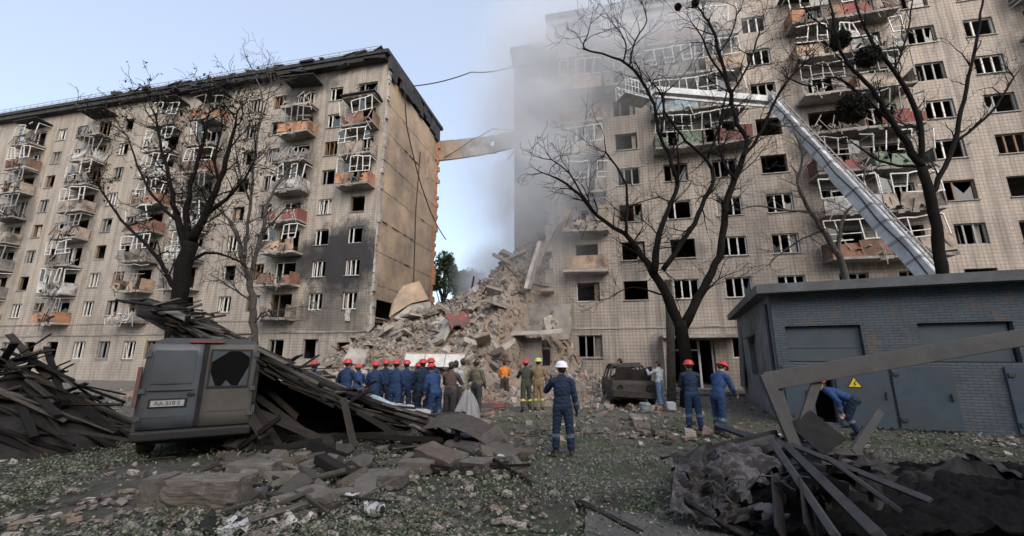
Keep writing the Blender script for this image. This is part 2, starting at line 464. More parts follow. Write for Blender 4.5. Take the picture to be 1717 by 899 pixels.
# ------------------------------------------------------------------ ground
random.seed(7)
def ground_z(x, y):
    return 0.0
g, nt, b = new_mat('ground')
geo = N(nt, 'ShaderNodeNewGeometry'); pos = geo.outputs['Position']
c_soil = ramp(nt, nz(nt, pos, 3.1, 10, 0.8), [(0.28, (0.07, 0.065, 0.06)), (0.5, (0.13, 0.122, 0.113)), (0.72, (0.20, 0.19, 0.178))])
c_grass = ramp(nt, nz(nt, pos, 11, 8, 0.8), [(0.3, (0.040, 0.058, 0.028)), (0.7, (0.11, 0.14, 0.075))])
gm = ramp(nt, nz(nt, pos, 0.55, 7, 0.68, 0.4), [(0.44, (0, 0, 0)), (0.56, (0.8, 0.8, 0.8))])
sepg = N(nt, 'ShaderNodeSeparateXYZ'); nt.links.new(pos, sepg.inputs[0])
dst = N(nt, 'ShaderNodeMapRange', i_1=12.0, i_2=19.0, i_3=0.0, i_4=1.0); nt.links.new(math_n(nt, 'ADD', sepg.outputs[1], math_n(nt, 'MULTIPLY_ADD', nz(nt, pos, .5, 6, .7), 10.0, -5.0)), dst.inputs[0])
c_dust = ramp(nt, nz(nt, pos, 4, 9, .8), [(.3, (.11, .10, .092)), (.7, (.25, .23, .21))])     # masonry dust thrown out by the collapse
nt.links.new(mix(nt, dst.outputs[0], mix(nt, gm, c_soil, c_grass), c_dust), b.inputs['Base Color'])
b.inputs['Roughness'].default_value = 0.95
b.inputs['Specular IOR Level'].default_value = 0.2
bump(nt, b, nz(nt, pos, 9, 10, 0.8), 1.0, 0.14)
MATS['ground'] = g
def ground_sheet():
    xs = np.unique(np.concatenate([np.linspace(-1500, -40, 12), np.linspace(-40, 40, 161), np.linspace(40, 1500, 12)]))
    ys = np.unique(np.concatenate([np.linspace(-300, -6, 6), np.linspace(-6, 60, 133), np.linspace(60, 2500, 12)]))
    X, Y = np.meshgrid(xs, ys, indexing='ij')
    Z = np.zeros_like(X)
    for i in range(len(xs)):
        for j in range(len(ys)):
            x, y = X[i, j], Y[i, j]
            if abs(x) < 41 and -7 < y < 61:
                Z[i, j] = 0.05 * noise.noise((x * .5, y * .5, 3)) + 0.03 * noise.noise((x * 1.7, y * 1.7, 9)) - 0.03
    V = np.stack([X.ravel(), Y.ravel(), Z.ravel()], 1); w = len(ys)
    i, j = np.meshgrid(np.arange(len(xs) - 1), np.arange(w - 1), indexing='ij'); a = (i * w + j).ravel()
    F = np.stack([a, a + w, a + w + 1, a + 1], 1)
    return np_mesh('ground', V, F, 'ground', True)
tag(link('ground', ground_sheet()), kind='structure')

# ------------------------------------------------------------------ the apartment block, cut in two by the collapse
P0 = Vector((-10.7, 30.5, 0)); YAW = R(-12)
BROT = Matrix.Rotation(YAW, 3, 'Z')
def bw(t, y, z):                          # facade coordinates (along, inward, up) -> world
    return P0 + BROT @ Vector((t, y, z))
def wb(p):
    q = BROT.inverted() @ (Vector(p) - P0); return q
DEPTH = 11.3

def wall_with_holes(x0, x1, z0, z1, holes, thick=0.32):
    """outer skin at y=0 with real openings, reveals and an inner skin"""
    xs = sorted({x0, x1, *[h[0] for h in holes], *[h[1] for h in holes]})
    zs = sorted({z0, z1, *[h[2] for h in holes], *[h[3] for h in holes]})
    mb = MB()
    for i in range(len(xs) - 1):
        for j in range(len(zs) - 1):
            cx, cz = (xs[i] + xs[i + 1]) / 2, (zs[j] + zs[j + 1]) / 2
            if any(h[0] < cx < h[1] and h[2] < cz < h[3] for h in holes): continue
            a, b_, c, d = xs[i], xs[i + 1], zs[j], zs[j + 1]
            mb.add([Vector((a, 0, c)), Vector((b_, 0, c)), Vector((b_, 0, d)), Vector((a, 0, d))], [(0, 1, 2, 3)])
            mb.add([Vector((a, thick, c)), Vector((b_, thick, c)), Vector((b_, thick, d)), Vector((a, thick, d))], [(3, 2, 1, 0)])
    for (a, b_, c, d) in holes:
        q = [Vector((a, 0, c)), Vector((b_, 0, c)), Vector((b_, 0, d)), Vector((a, 0, d))]
        r = [p + Vector((0, thick, 0)) for p in q]
        mb.add(q + r, [(1, 0, 4, 5), (2, 1, 5, 6), (3, 2, 6, 7), (0, 3, 7, 4)])
    for x in (x0, x1):
        mb.add([Vector((x, 0, z0)), Vector((x, thick, z0)), Vector((x, thick, z1)), Vector((x, 0, z1))], [(0, 1, 2, 3)])
    mb.add([Vector((x0, 0, z1)), Vector((x1, 0, z1)), Vector((x1, thick, z1)), Vector((x0, thick, z1))], [(0, 1, 2, 3)])
    return mb

def window(parent, x, z, w, h, seed, style=None, mat=None, curtain=None):
    """frame set in the opening, some sashes torn out, some panes left"""
    rs = random.Random(seed)
    mat = mat or rs.choice(['window_white', 'window_white', 'frame_grey', 'frame_grey', 'window_brown'])
    style = style if style is not None else rs.choice([0, 1, 1, 2, 2, 3, 3])
    y = 0.13; fw = 0.065
    mb = MB(); L, Rr, B, T = x - w / 2, x + w / 2, z - h / 2, z + h / 2
    if style != 3:
        mb.span((L, y, B), (L + fw, y + .07, T)); mb.span((Rr - fw, y, B), (Rr, y + .07, T))
        mb.span((L + fw, y, T - fw), (Rr - fw, y + .07, T)); mb.span((L + fw, y, B), (Rr - fw, y + .07, B + fw))
    else:
        mb.span((L, y, B), (L + fw, y + .07, T)); mb.span((L + fw, y, B), (Rr, y + .07, B + fw * .8))
    cuts = [x - w * .17] if style == 1 else [x - w / 6, x + w / 6]
    panes = []
    if style in (0, 1, 2):
        for c in cuts:
            mb.span((c - .045, y + .005, B + fw), (c + .045, y + .065, T - fw))
    if style == 2:      # a sash swung inward, hanging from its hinge
        a = rs.uniform(.5, 1.2); rot = Matrix.Rotation(a, 3, 'Z') @ Matrix.Rotation(rs.uniform(-.12, .12), 3, 'Y')
        sw = w / 3; base = Vector((L + fw + .02, y + .12, z))
        for (cx, cz, sx, sz) in ((.03, 0, .05, h * .86), (sw, 0, .05, h * .86), (sw / 2, h * .41, sw - .06, .05), (sw / 2, -h * .41, sw - .06, .05)):
            mb.box(base + rot @ Vector((cx, 0, cz)), (sx, .04, sz), rot)
    f = mb.build('window', mat, parent)
    sl = MB().span((L - .06, -.09, B - .05), (Rr + .06, .1, B - .003))
    if rs.random() < .75: sl.build('sill', 'concrete_pale' if rs.random() < .6 else 'frame_grey', f)
    if style in (0, 1) and rs.random() < .45:
        edges = [L + fw] + cuts + [Rr - fw]; k = rs.randrange(len(edges) - 1)
        a, b_ = edges[k] + .045, edges[k + 1] - .045
        pts = [(a, B + fw), (b_, B + fw), (b_, B + fw + (h - 2 * fw) * rs.uniform(.3, 1)), ((a + b_) / 2, B + fw + (h - 2 * fw) * rs.uniform(.2, .8)), (a, B + fw + (h - 2 * fw) * rs.uniform(.3, 1))]
        p = MB(); v = [Vector((px, y + .03, pz)) for px, pz in pts] + [Vector((px, y + .036, pz)) for px, pz in pts]
        p.add(v, [(0, 1, 2, 3, 4), (9, 8, 7, 6, 5)] + [(i, i + 5, (i + 1) % 5 + 5, (i + 1) % 5) for i in range(5)])
        p.build('pane', 'glass', f)
    if curtain or (curtain is None and rs.random() < .3):
        cw = w * rs.uniform(.18, .4); cx = rs.choice([L + fw + cw / 2, Rr - fw - cw / 2]); ph = rs.uniform(0, 6)
        MB().sheet(lambda u, v: (cx + (u - .5) * cw * (1 - .3 * v * (1 - v)), y + .2 + .035 * math.sin(u * 20 + ph) + .05 * v, T - .05 - (h * 1.02) * v), 12, 4, .006).build('curtain', 'curtain', f)
    return f

def balcony(parent, x, zf, w, seed, d=1.15, par='parapet', glaze=1, damage=.5, canopy=False, ph=0.95, fh=1.35, sag=0.0, rail=False, side=True):
    """slab standing out of the facade; parapet, glazing posts and wreckage are its pieces. zf: top of slab"""
    rs = random.Random(seed)
    L, Rr = x - w / 2, x + w / 2
    mb = MB().box((x, -d / 2 - .004, zf - .08), (w, d, .16), Matrix.Rotation(sag, 3, 'Y'), 0, .015)
    o = mb.build('balcony', 'concrete', parent)
    # a broken front edge: lumps hanging under the slab
    lump = MB()
    for i in range(rs.randint(2, 5)):
        cx = rs.uniform(L + .2, Rr - .2)
        lump.box((cx, -d - .01 + rs.uniform(0, .1), zf - .12 + rs.uniform(-.06, .05)), (rs.uniform(.15, .5), .12, rs.uniform(.1, .22)), Matrix.Rotation(rs.uniform(-.2, .2), 3, 'Y'), 0, .03)
    tag(lump.build('broken_edge', 'concrete', o), kind='stuff')
    tilt = rs.uniform(-.03, .03) * (1 + 3 * damage) + sag
    M = Matrix.Rotation(tilt, 3, 'Y') @ Matrix.Rotation(rs.uniform(-.16, .05) * damage, 3, 'X')
    base = Vector((x, -d + .03, zf + .005))
    if rail:
        r = MB()
        nb = int(w / .13)
        for i in range(nb + 1):
            bx = -w / 2 + w * i / nb
            if rs.random() < damage * .35: continue
            r.beam(base + M @ Vector((bx, 0, .02)), base + M @ Vector((bx + rs.uniform(-.12, .12) * damage, rs.uniform(-.15, .08) * damage, ph)), .022, .022)
        r.beam(base + M @ Vector((-w / 2, 0, ph)), base + M @ Vector((w / 2, rs.uniform(-.2, .1) * damage, ph + rs.uniform(-.2, .1) * damage)), .05, .05)
        r.build('railing', 'railing' if par != 'rail_white' else 'window_white', o)
    else:
        pn = MB(); xs = -w / 2; n = max(2, round(w / .75)); panels = []
        for i in range(n):
            a = -w / 2 + w * i / n; b_ = a + w / n - .015
            if rs.random() < damage * .34: continue
            k = rs.uniform(-.35, .2) * damage; hh = ph * (1 if rs.random() > damage * .5 else rs.uniform(.6, .95))
            Mp = M @ Matrix.Rotation(k, 3, 'X') @ Matrix.Rotation(rs.uniform(-.16, .16) * damage, 3, 'Y')
            p = MB().box(base + M @ Vector(((a + b_) / 2, 0, 0)) + Mp @ Vector((0, 0, hh / 2)), (b_ - a, .06, hh), Mp, 0, .012)
            p.build('parapet_panel', par, o)
        for sx in (-1, 1):
            if rs.random() < .8: MB().box((x + sx * (w / 2 - .03), -d / 2 - .01, zf + ph / 2 + .004), (.05, d - .1, ph), Matrix.Rotation(rs.uniform(-.1, .1) * damage, 3, 'X')).build('side_panel', par, o)
    if glaze:
        gl = MB(); top = ph + fh; n = max(3, round(w / .62)); y0 = 0
        bend = rs.uniform(-.35, .2) * damage
        tops = []
        for i in range(n + 1):
            bx = -w / 2 + w * i / n
            q = Vector((bx + rs.uniform(-.25, .25) * damage, bend * math.sin(math.pi * i / n) + rs.uniform(-.14, .1) * damage, top - rs.uniform(0, .25) * damage))
            tops.append(q)
            if rs.random() < damage * .3: continue
            gl.beam(base + M @ Vector((bx, 0, ph + .01)), base + M @ q, .055, .06)
        for i in range(n):
            if rs.random() < damage * .3: continue
            gl.beam(base + M @ tops[i], base + M @ tops[i + 1], .06, .07)
            if rs.random() > damage * .4: gl.beam(base + M @ Vector((-w / 2 + w * i / n, 0, ph + .06)), base + M @ Vector((-w / 2 + w * (i + 1) / n, 0, ph + .06)), .06, .06)
            if rs.random() < .55:
                m0, m1 = tops[i] * .35 + Vector((-w / 2 + w * i / n, 0, ph)) * .65, tops[i + 1] * .35 + Vector((-w / 2 + w * (i + 1) / n, 0, ph)) * .65
                gl.beam(base + M @ m0, base + M @ m1, .04, .045)
        for sx in (-1, 1):
            if rs.random() < .7:
                gl.beam(base + M @ tops[0 if sx < 0 else n], (x + sx * (w / 2 - .04), -.03, zf + top), .05, .06)
        tag(gl.build('glazing_frame', 'window_white' if rs.random() < .7 else 'frame_grey', o), kind='stuff')
        for i in range(n):
            if rs.random() < .22 * (1 - damage * .5):
                a, b_ = Vector((-w / 2 + w * i / n + .04, .02, ph + .08)), Vector((-w / 2 + w * (i + 1) / n - .04, .02, ph + .08))
                hh = fh * rs.uniform(.4, .9)
                c = [base + M @ a, base + M @ b_, base + M @ (b_ + Vector((0, 0, hh * rs.uniform(.5, 1)))), base + M @ (a + Vector((0, 0, hh)))]
                v = c + [q + Vector((0, .006, 0)) for q in c]
                MB().add(v, [(0, 1, 2, 3), (7, 6, 5, 4), (0, 4, 5, 1), (1, 5, 6, 2), (2, 6, 7, 3), (3, 7, 4, 0)]).build('pane', 'glass', o)
    # wreckage lying on the slab and caught in the frame
    k = int(16 * damage + 3)
    wr = MB()
    for i in range(k):
        bx = rs.uniform(L + .2, Rr - .2); z = zf + .03 + rs.uniform(0, .5)
        e = Euler((rs.uniform(-.9, .9), rs.uniform(-.9, .9), rs.uniform(0, 3))).to_matrix()
        wr.box((bx, -rs.uniform(.2, d), z), (rs.uniform(.25, .8), rs.uniform(.04, .22), rs.uniform(.03, .1)), e)
    for i in range(int(11 * damage)):
        bx = rs.uniform(L, Rr); a = Vector((bx, -d - rs.uniform(-.05, .1), zf + rs.uniform(.1, 1.2)))
        wr.beam(a, a + Vector((rs.uniform(-.6, .6), -rs.uniform(-.1, .25), -rs.uniform(.3, 1.1))), .03, .05)
    tag(wr.build('wreckage', rs.choice(['concrete_pale', 'charred_timber', 'timber', 'concrete']), o), kind='stuff')
    if canopy:
        cm = MB().box((x, -d / 2 - .1, zf + 2.55), (w + .3, d + .3, .07), Matrix.Rotation(rs.uniform(-.08, .08), 3, 'Y') @ Matrix.Rotation(-.12, 3, 'X'))
        cm.build('canopy', 'roof_tar', o)
    return o

# ---- left half
HL = [2.5] + [6.15 + 2.615 * i for i in range(8)]         # window centres, ground floor first
TOPL = 27.25
left = empty('apartment_building', P0, YAW, 'nine-storey beige tiled apartment block with bare tan end wall and fire-blackened lower windows', 'building')
WCOLS_L = [-1.8, -4.8, -7.85, -10.55, -13.3, -17.5, -20.0, -22.4, -25.2, -28.0, -31.2, -34.0, -36.8, -40.0, -42.8]
BALC_L = {-7.85: range(1, 9), -17.5: range(1, 9), -22.4: range(1, 9), -31.2: range(1, 9), -40.0: range(1, 9), -1.8: range(5, 9)}
holes, wins = [], []
for t in WCOLS_L:
    for k, z in enumerate(HL):
        if t == -20.0 and k % 2: continue
        bal = k in BALC_L.get(t, ())
        w, h = (1.25, 1.32)
        if bal: w, h, z = 1.9, 1.95, z - .28
        if k == 0: w, h = 1.35, 1.5
        if t == -1.8 and k == 0: w, h, z = 1.5, 1.0, 2.5
        holes.append((t - w / 2, t + w / 2, z - h / 2, z + h / 2)); wins.append((t, z, w, h, k, bal))
wall_with_holes(-47, 0, -.3, TOPL, holes).build('wall', 'facade_left', left)
SD = 100
for (t, z, w, h, k, bal) in wins:
    SD += 1
    st = None; cu = None
    if t == -1.8 and k == 4: st = 3
    if k in (1, 2, 3) and t > -6: st = [1, 0, 2][k % 3]; cu = (k == 1)
    if t == -1.8 and k == 0: st = 3; cu = False
    window(left, t, z, w, h, SD, st, 'window_white' if (k in (1, 2, 3) and t > -6) else None, cu)
PARS = ['parapet_stone', 'parapet_grey', 'parapet_brown', 'parapet_stone', 'parapet_peach', 'parapet_white', 'parapet_grey', 'parapet_orange']
for t, ks in BALC_L.items():
    for k in ks:
        SD += 1; rs = random.Random(SD)
        zf = HL[k] - 1.28
        par = rs.choice(PARS); dmg = rs.uniform(.5, 1.0); glz = rs.random() < .75; rl = rs.random() < .25
        if t == -7.85: par = {7: 'parapet_orange', 6: 'parapet_grey', 5: 'parapet_white', 4: 'parapet_red', 3: 'parapet_peach', 2: 'parapet_brown', 1: 'parapet_stone'}.get(k, 'parapet_stone'); rl = False
        if t == -7.85 and k <= 2: glz = False
        if t == -7.85 and k == 8: rl = True; glz = False
        if t == -1.8 and k == 8: rl = False; glz = False; par = 'parapet_stone'
        if t == -22.4 and k == 6: par = 'parapet_white'; rl = False
        if t == -22.4 and k in (4, 5): par = 'parapet_brown'; rl = False
        balcony(left, t, zf, 3.0 if t != -1.8 else 2.9, SD, 1.15, par, glz, dmg, canopy=(k == 8 and t != -1.8) or (t == -1.8 and k == 7), rail=rl, ph=.3 if (t == -1.8 and k == 8) else .95, sag=rs.uniform(-.03, .03))
# ledges between the lower storeys
MB().span((-47, -.07, 3.72), (-.3, -.004, 3.84)).build('ledge', 'concrete', left)
MB().span((-47, -.05, 4.72), (-5.5, -.004, 4.80)).build('ledge', 'concrete', left)
# end wall: a cross wall laid bare, slab stubs, opening at its foot
def end_wall():
    mb = MB()
    T = .3
    hs = [(0.8, 3.6, 3.9, 6.3)]
    base = wall_with_holes(0.32, DEPTH, -.3, TOPL - 1.5, hs, .28)
    for q in base.v: q.x, q.y = -q.y + .02, q.x
    base.f = [tuple(reversed(f)) for f in base.f]
    return base
end_wall().build('end_wall', 'bare_wall', left)
rs = random.Random(5)
for k in range(1, 9):                                       # torn ends of the floor slabs along the bare wall
    z = HL[k] - 1.3; st = MB(); y = .4
    while y < DEPTH - .3:
        L = rs.uniform(.3, 1.1); dpt = rs.uniform(.012, .04) if rs.random() < .93 else rs.uniform(.06, .16)
        st.box((.024 + dpt / 2, y + L / 2, z + rs.uniform(-.02, .02)), (dpt, L * .96, rs.uniform(.05, .13)), None, 0, .008); y += L
    st.build('slab_stub', 'bare_wall', left)
jam = MB(); z = -.2                                         # rough broken edge of the facade skin and of the rear wall
while z < TOPL - .2:
    h = rs.uniform(.25, .8); dpt = rs.uniform(.02, .28)
    jam.box((dpt / 2 + .004, .17, z + h / 2), (dpt, .33, h * .97), None, 0, .03); z += h
jam.build('broken_edge', 'concrete_pale', left)
jam = MB(); z = -.2
while z < TOPL - 2:
    h = rs.uniform(.2, .6); dpt = rs.uniform(.1, .45)
    jam.box((dpt / 2 + .02, DEPTH - .16, z + h / 2), (dpt, .34, h * .97), None, 0, .02); z += h
jam.build('rear_orange_edge', 'orange_edge', left)
MB().beam((.07, 7.2, 4), (.07, 6.6, 15.5), .10, .05).beam((.07, 6.6, 15.5), (.07, 6.9, 22), .09, .05).build('pipe', 'steel_dark', left)
MB().beam((.05, 8.8, 20.0), (.05, 8.8, 24.2), .28, .08).build('plaster_strip', 'parapet_peach', left)
# roof
MB().span((-47, -.75, TOPL), (.35, DEPTH + .6, TOPL + .34)).build('roof', 'roof_tar', left)
MB().span((-47, -.62, TOPL - .42), (.004, -.004, TOPL - .003)).build('cornice', 'roof_tar', left)
ev = MB(); y = -.3                                          # torn, soot-black attic edge above the bare wall
while y < DEPTH:
    L = rs.uniform(.5, 1.3); drop = rs.uniform(.9, 1.9)
    ev.box((.12 + rs.uniform(0, .2), y + L / 2, TOPL - drop / 2 - .01), (.22, L * .97, drop), Matrix.Rotation(rs.uniform(-.07, .07), 3, 'Y'), 0, .05); y += L
ev.build('attic_edge', 'roof_tar', left)
for i in range(46):                                        # burnt, torn roofing along the eave
    x = rs.uniform(-30, .2); L = rs.uniform(.3, 1.6); up_ = rs.random() < .55
    MB().box((x, -.62 + rs.uniform(-.16, .1), (TOPL + .36) if up_ else (TOPL - .1 - rs.uniform(0, .5))), (L, rs.uniform(.08, .4), rs.uniform(.06, .3)), Euler((rs.gauss(0, .3), rs.gauss(0, .18), rs.gauss(0, .15))).to_matrix(), 0, .04).build('torn_roofing', 'roof_tar', left)
rail = MB()
for i in range(47):
    x = -46.5 + i; rail.beam((x, -.5, TOPL + .34), (x + rs.uniform(-.1, .1), -.5, TOPL + .34 + .62), .03, .03)
for z in (.36, .62): rail.beam((-46.5, -.5, TOPL + .34 + z), (-.8, -.5, TOPL + .34 + z), .03, .03)
rail.build('roof_railing', 'frame_grey', left)
for (x, h, lean) in ((-3.2, .95, .1), (-6.2, .6, -.9), (-9.0, .45, -.7), (-10.6, .7, -.6), (-14, .4, .2), (-19, .5, -.3)):
    MB().box((x, .1, TOPL + .34 + h / 2 - .05), (.35, .35, h), Matrix.Rotation(lean * .6, 3, 'Y'), 0, .05).build('vent', 'roof_tar', left)
# inside: floors, spine wall, cross walls, rear wall
for k in range(9):
    z = (HL[k] - 1.38) if k else .25
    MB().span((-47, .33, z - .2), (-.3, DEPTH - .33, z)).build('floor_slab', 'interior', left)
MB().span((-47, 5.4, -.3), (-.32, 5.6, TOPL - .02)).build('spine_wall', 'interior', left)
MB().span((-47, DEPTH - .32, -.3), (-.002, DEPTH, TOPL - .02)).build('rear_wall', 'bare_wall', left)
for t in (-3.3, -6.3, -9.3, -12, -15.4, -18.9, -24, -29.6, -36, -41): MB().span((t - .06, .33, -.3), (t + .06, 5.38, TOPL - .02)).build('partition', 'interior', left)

# ---- right half
HR = [2.5] + [6.22 + 2.7 * i for i in range(8)]
TOPR = 28.0; XL = 13.85
right = empty('apartment_building', P0, YAW, 'nine-storey beige tiled apartment block with torn balconies, half veiled in grey smoke', 'building')
WCOLS_R = [16.2, 19.3, 22.45, 25.55, 28.55, 31.9, 35.0, 38.2, 41.3, 44.6]
holes, wins = [], []
def bal_r(t, k):
    if t == 16.2: return k >= 3
    if t in (22.45, 25.55): return k >= 5
    if t == 31.9: return k >= 2
    if t == 35.0: return k >= 2 
    if t in (44.6,): return k >= 2
    return False
for t in WCOLS_R:
    for k, z in enumerate(HR):
        w, h = 1.55, 1.28
        bal = bal_r(t, k)
        if bal: w, h, z = 1.9, 1.95, z - .28
        if k == 0 and t == 16.2: w, h, z = 1.6, 1.45, 2.6
        if k == 0 and t == 22.45: w, h, z = 2.6, 2.9, 1.5      # entrance
        if k == 0 and t == 19.3: continue
        holes.append((t - w / 2, t + w / 2, z - h / 2, z + h / 2)); wins.append((t, z, w, h, k, bal))
holes.append((14.05, 14.6, 1.7, 2.9))
wall_with_holes(XL, 48, -.3, TOPR, holes).build('wall', 'facade_right', right)
for (t, z, w, h, k, bal) in wins:
    SD += 1
    if k == 0 and t == 22.45:
        d = MB().span((t - 1.25, .16, .05), (t - 1.15, .26, 2.9)).span((t + .35, .14, .05), (t + .47, .24, 2.9)).span((t + 1.15, .16, .05), (t + 1.25, .26, 2.9)).span((t - 1.15, .16, 2.3), (t + .35, .24, 2.4))
        dd = d.build('entrance_frame', 'window_white', right)
        MB().span((t - 1.9, -1.5, 3.05), (t + 2.6, -.006, 3.22)).build('entrance_canopy', 'concrete', right)
        MB().box((t - 1.62, -.8, 1.5), (.5, .6, 3.05), None, 0, .03).build('entrance_pier', 'facade_right', right)
        continue
    st = None; mt = None
    if t == 19.3 and k in (1, 2): st = 3
    if t == 16.2 and k in (1, 2): st = 3
    if t in (25.55, 28.55) and k <= 3: st = 0; mt = 'window_white'
    if t == 28.55 and k == 5: st = 3
    window(right, t, z, w, h, SD, st, mt, True if (k == 0 and t == 16.2) else None)
RP = {(16.2, 3): ('parapet_stone', 1, .6), (16.2, 4): ('parapet_stone', 1, .5), (16.2, 5): ('parapet_stone', 1, .3), (16.2, 6): ('parapet_brown', 0, .6), (16.2, 7): ('parapet_peach', 1, .4), (16.2, 8): ('parapet_stone', 1, .5),
      (31.9, 2): ('parapet_brown', 1, .5), (31.9, 3): ('parapet_white', 1, .3), (31.9, 4): ('parapet_red', 1, .6), (31.9, 5): ('parapet_peach', 0, .9), (31.9, 6): ('parapet_orange', 1, .8), (31.9, 7): ('parapet_peach', 1, .7), (31.9, 8): ('parapet_orange', 1, .5)}
for t in (16.2, 31.9, 35.0, 44.6):
    for k in range(2, 9):
        if not bal_r(t, k): continue
        SD += 1; rs = random.Random(SD)
        par, glz, dmg = RP.get((t, k), (rs.choice(['parapet_stone', 'parapet_green', 'parapet_peach', 'parapet_red', 'parapet_white']), 1, .7))
        balcony(right, t, HR[k] - 1.3, 3.05, SD, 1.2, par, glz, dmg, canopy=(k == 8), sag=rs.uniform(-.03, .03))
for k in (5, 6, 7, 8):                                        # wide paired balconies of the middle flats
    SD += 1
    balcony(right, 22.55, HR[k] - 1.3, 2.95, SD, 1.2, {5: 'parapet_green', 6: 'parapet_blue', 7: 'parapet_grey', 8: 'parapet_brown'}[k], 1, .5)
    SD += 1
    balcony(right, 25.6, HR[k] - 1.3, 2.95, SD, 1.2, {5: 'parapet_red', 6: 'parapet_grey', 7: 'parapet_peach', 8: 'parapet_stone'}[k], 1, .55)
# a cracked loggia slab with nothing left on it (second storey), yellow panels of the third
MB().box((16.1, -.55, HR[2] - 1.42), (2.9, 1.1, .2), Matrix.Rotation(.015, 3, 'Y'), 0, .03).build('balcony', 'concrete', right)
MB().box((16.2, -1.02, HR[2] - .85), (2.8, .08, .9), Matrix.Rotation(.01, 3, 'Y'), 0, .02).build('balcony_wall', 'parapet_peach', right)
MB().span((14.75, -.04, HR[3] - .5), (15.2, -.004, HR[3] + .72)).build('yellow_panel', 'parapet_yellow', right)
MB().span((17.2, -.04, HR[3] - .5), (17.75, -.004, HR[3] + .72)).build('yellow_panel', 'parapet_yellow', right)
balcony(right, 19.3, HR[7] - 1.3, 2.7, 991, 1.1, 'parapet_grey', 1, .6)
balcony(right, 19.3, HR[8] - 1.3, 2.7, 992, 1.1, 'parapet_stone', 1, .6)
MB().span((XL + .5, -.06, 3.72), (48, -.004, 3.82)).build('ledge', 'concrete', right)
MB().span((XL - .1, -.55, TOPR), (48, DEPTH + .5, TOPR + .4)).build('roof', 'roof_tar', right)
MB().span((XL + .004, -.3, TOPR - .35), (48, -.004, TOPR - .003)).build('cornice', 'smoked_concrete', right)
for k in range(9):
    z = (HR[k] - 1.4) if k else .25
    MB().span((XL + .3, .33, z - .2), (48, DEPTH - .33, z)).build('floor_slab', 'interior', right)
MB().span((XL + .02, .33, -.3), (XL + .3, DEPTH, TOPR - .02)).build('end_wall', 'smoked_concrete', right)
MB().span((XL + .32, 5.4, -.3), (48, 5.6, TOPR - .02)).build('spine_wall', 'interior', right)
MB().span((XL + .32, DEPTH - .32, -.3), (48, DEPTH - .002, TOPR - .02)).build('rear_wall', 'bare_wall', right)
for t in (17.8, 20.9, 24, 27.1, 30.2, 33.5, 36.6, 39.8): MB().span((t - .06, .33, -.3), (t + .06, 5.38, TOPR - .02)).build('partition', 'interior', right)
# broken left edge of the facade
rs = random.Random(11); jam = MB(); z = .1
while z < TOPR - .6:
    h = rs.uniform(.3, 1.0); dpt = rs.uniform(.05, .55)
    jam.box((XL - dpt / 2 - .004, .18, z + h / 2), (dpt, .34, h * .97), Matrix.Rotation(rs.uniform(-.05, .05), 3, 'Y'), 0, .05); z += h
jam.build('broken_edge', 'concrete_pale', right)
# stair tower left standing two metres behind the facade line
MB().span((10.7, 2.0, -.3), (XL - .01, 2.3, TOPR - .6)).build('stair_wall', 'smoked_concrete', right)
MB().span((10.7, 2.32, -.3), (10.98, 6.8, TOPR - .6)).build('stair_side_wall', 'smoked_concrete', right)
MB().span((10.4, 1.6, TOPR - .58), (XL + .3, 7.1, TOPR - .2)).build('stair_roof', 'roof_tar', right)
MB().span((10.55, 1.8, TOPR - 2.0), (XL - .02, 1.996, TOPR - .585)).build('stair_attic', 'roof_tar', right)
for k in range(1, 9): MB().span((10.7, 1.93, HR[k] - 1.5), (XL - .02, 1.996, HR[k] - 1.36)).build('storey_band', 'smoked_concrete', right)
# rear parapet strip still spanning the gap
bridge = empty('rear_wall_strip', bw(0, DEPTH, 0), YAW, 'long strip of rear wall still hanging across the gap below the roof line', 'wall remnant')
rs = random.Random(3)
xs = np.linspace(-.1, 13.9, 15)
for i in range(14):
    x0, x1 = xs[i], xs[i + 1] - .02
    sagz = lambda x: -1.15 + .95 * (x / 14) - .5 * math.sin(math.pi * min(1, x / 14)) 
    top0, bot0 = TOPL - .5 + sagz(x0), TOPL - 2.9 + sagz(x0) + .8 * (x0 / 14)
    top1, bot1 = TOPL - .5 + sagz(x1) + rs.uniform(-.08, .08), TOPL - 2.9 + sagz(x1) + .8 * (x1 / 14)
    v = [Vector((x, y, z)) for y in (-.15, .15) for (x, z) in ((x0, bot0), (x1, bot1), (x1, top1), (x0, top0))]
    if i == 6:
        for (a, b_, c, d) in ((0, .3, 0, 1), (.7, 1, 0, 1), (.3, .7, 0, .4), (.3, .7, .72, 1)):
            lerp = lambda p, q, t_: p + (q - p) * t_
            xx0, xx1 = lerp(x0, x1, a), lerp(x0, x1, b_)
            v2 = [Vector((x, y, lerp(bot0, top0, z))) for y in (-.15, .15) for (x, z) in ((xx0, c), (xx1, c), (xx1, d), (xx0, d))]
            MB().add(v2, [(0, 1, 2, 3), (7, 6, 5, 4), (0, 4, 5, 1), (1, 5, 6, 2), (2, 6, 7, 3), (3, 7, 4, 0)]).build('wall_panel', 'concrete', bridge)
        continue
    MB().add(v, [(0, 1, 2, 3), (7, 6, 5, 4), (0, 4, 5, 1), (1, 5, 6, 2), (2, 6, 7, 3), (3, 7, 4, 0)]).build('wall_panel', 'bare_wall' if i < 3 else 'concrete', bridge)
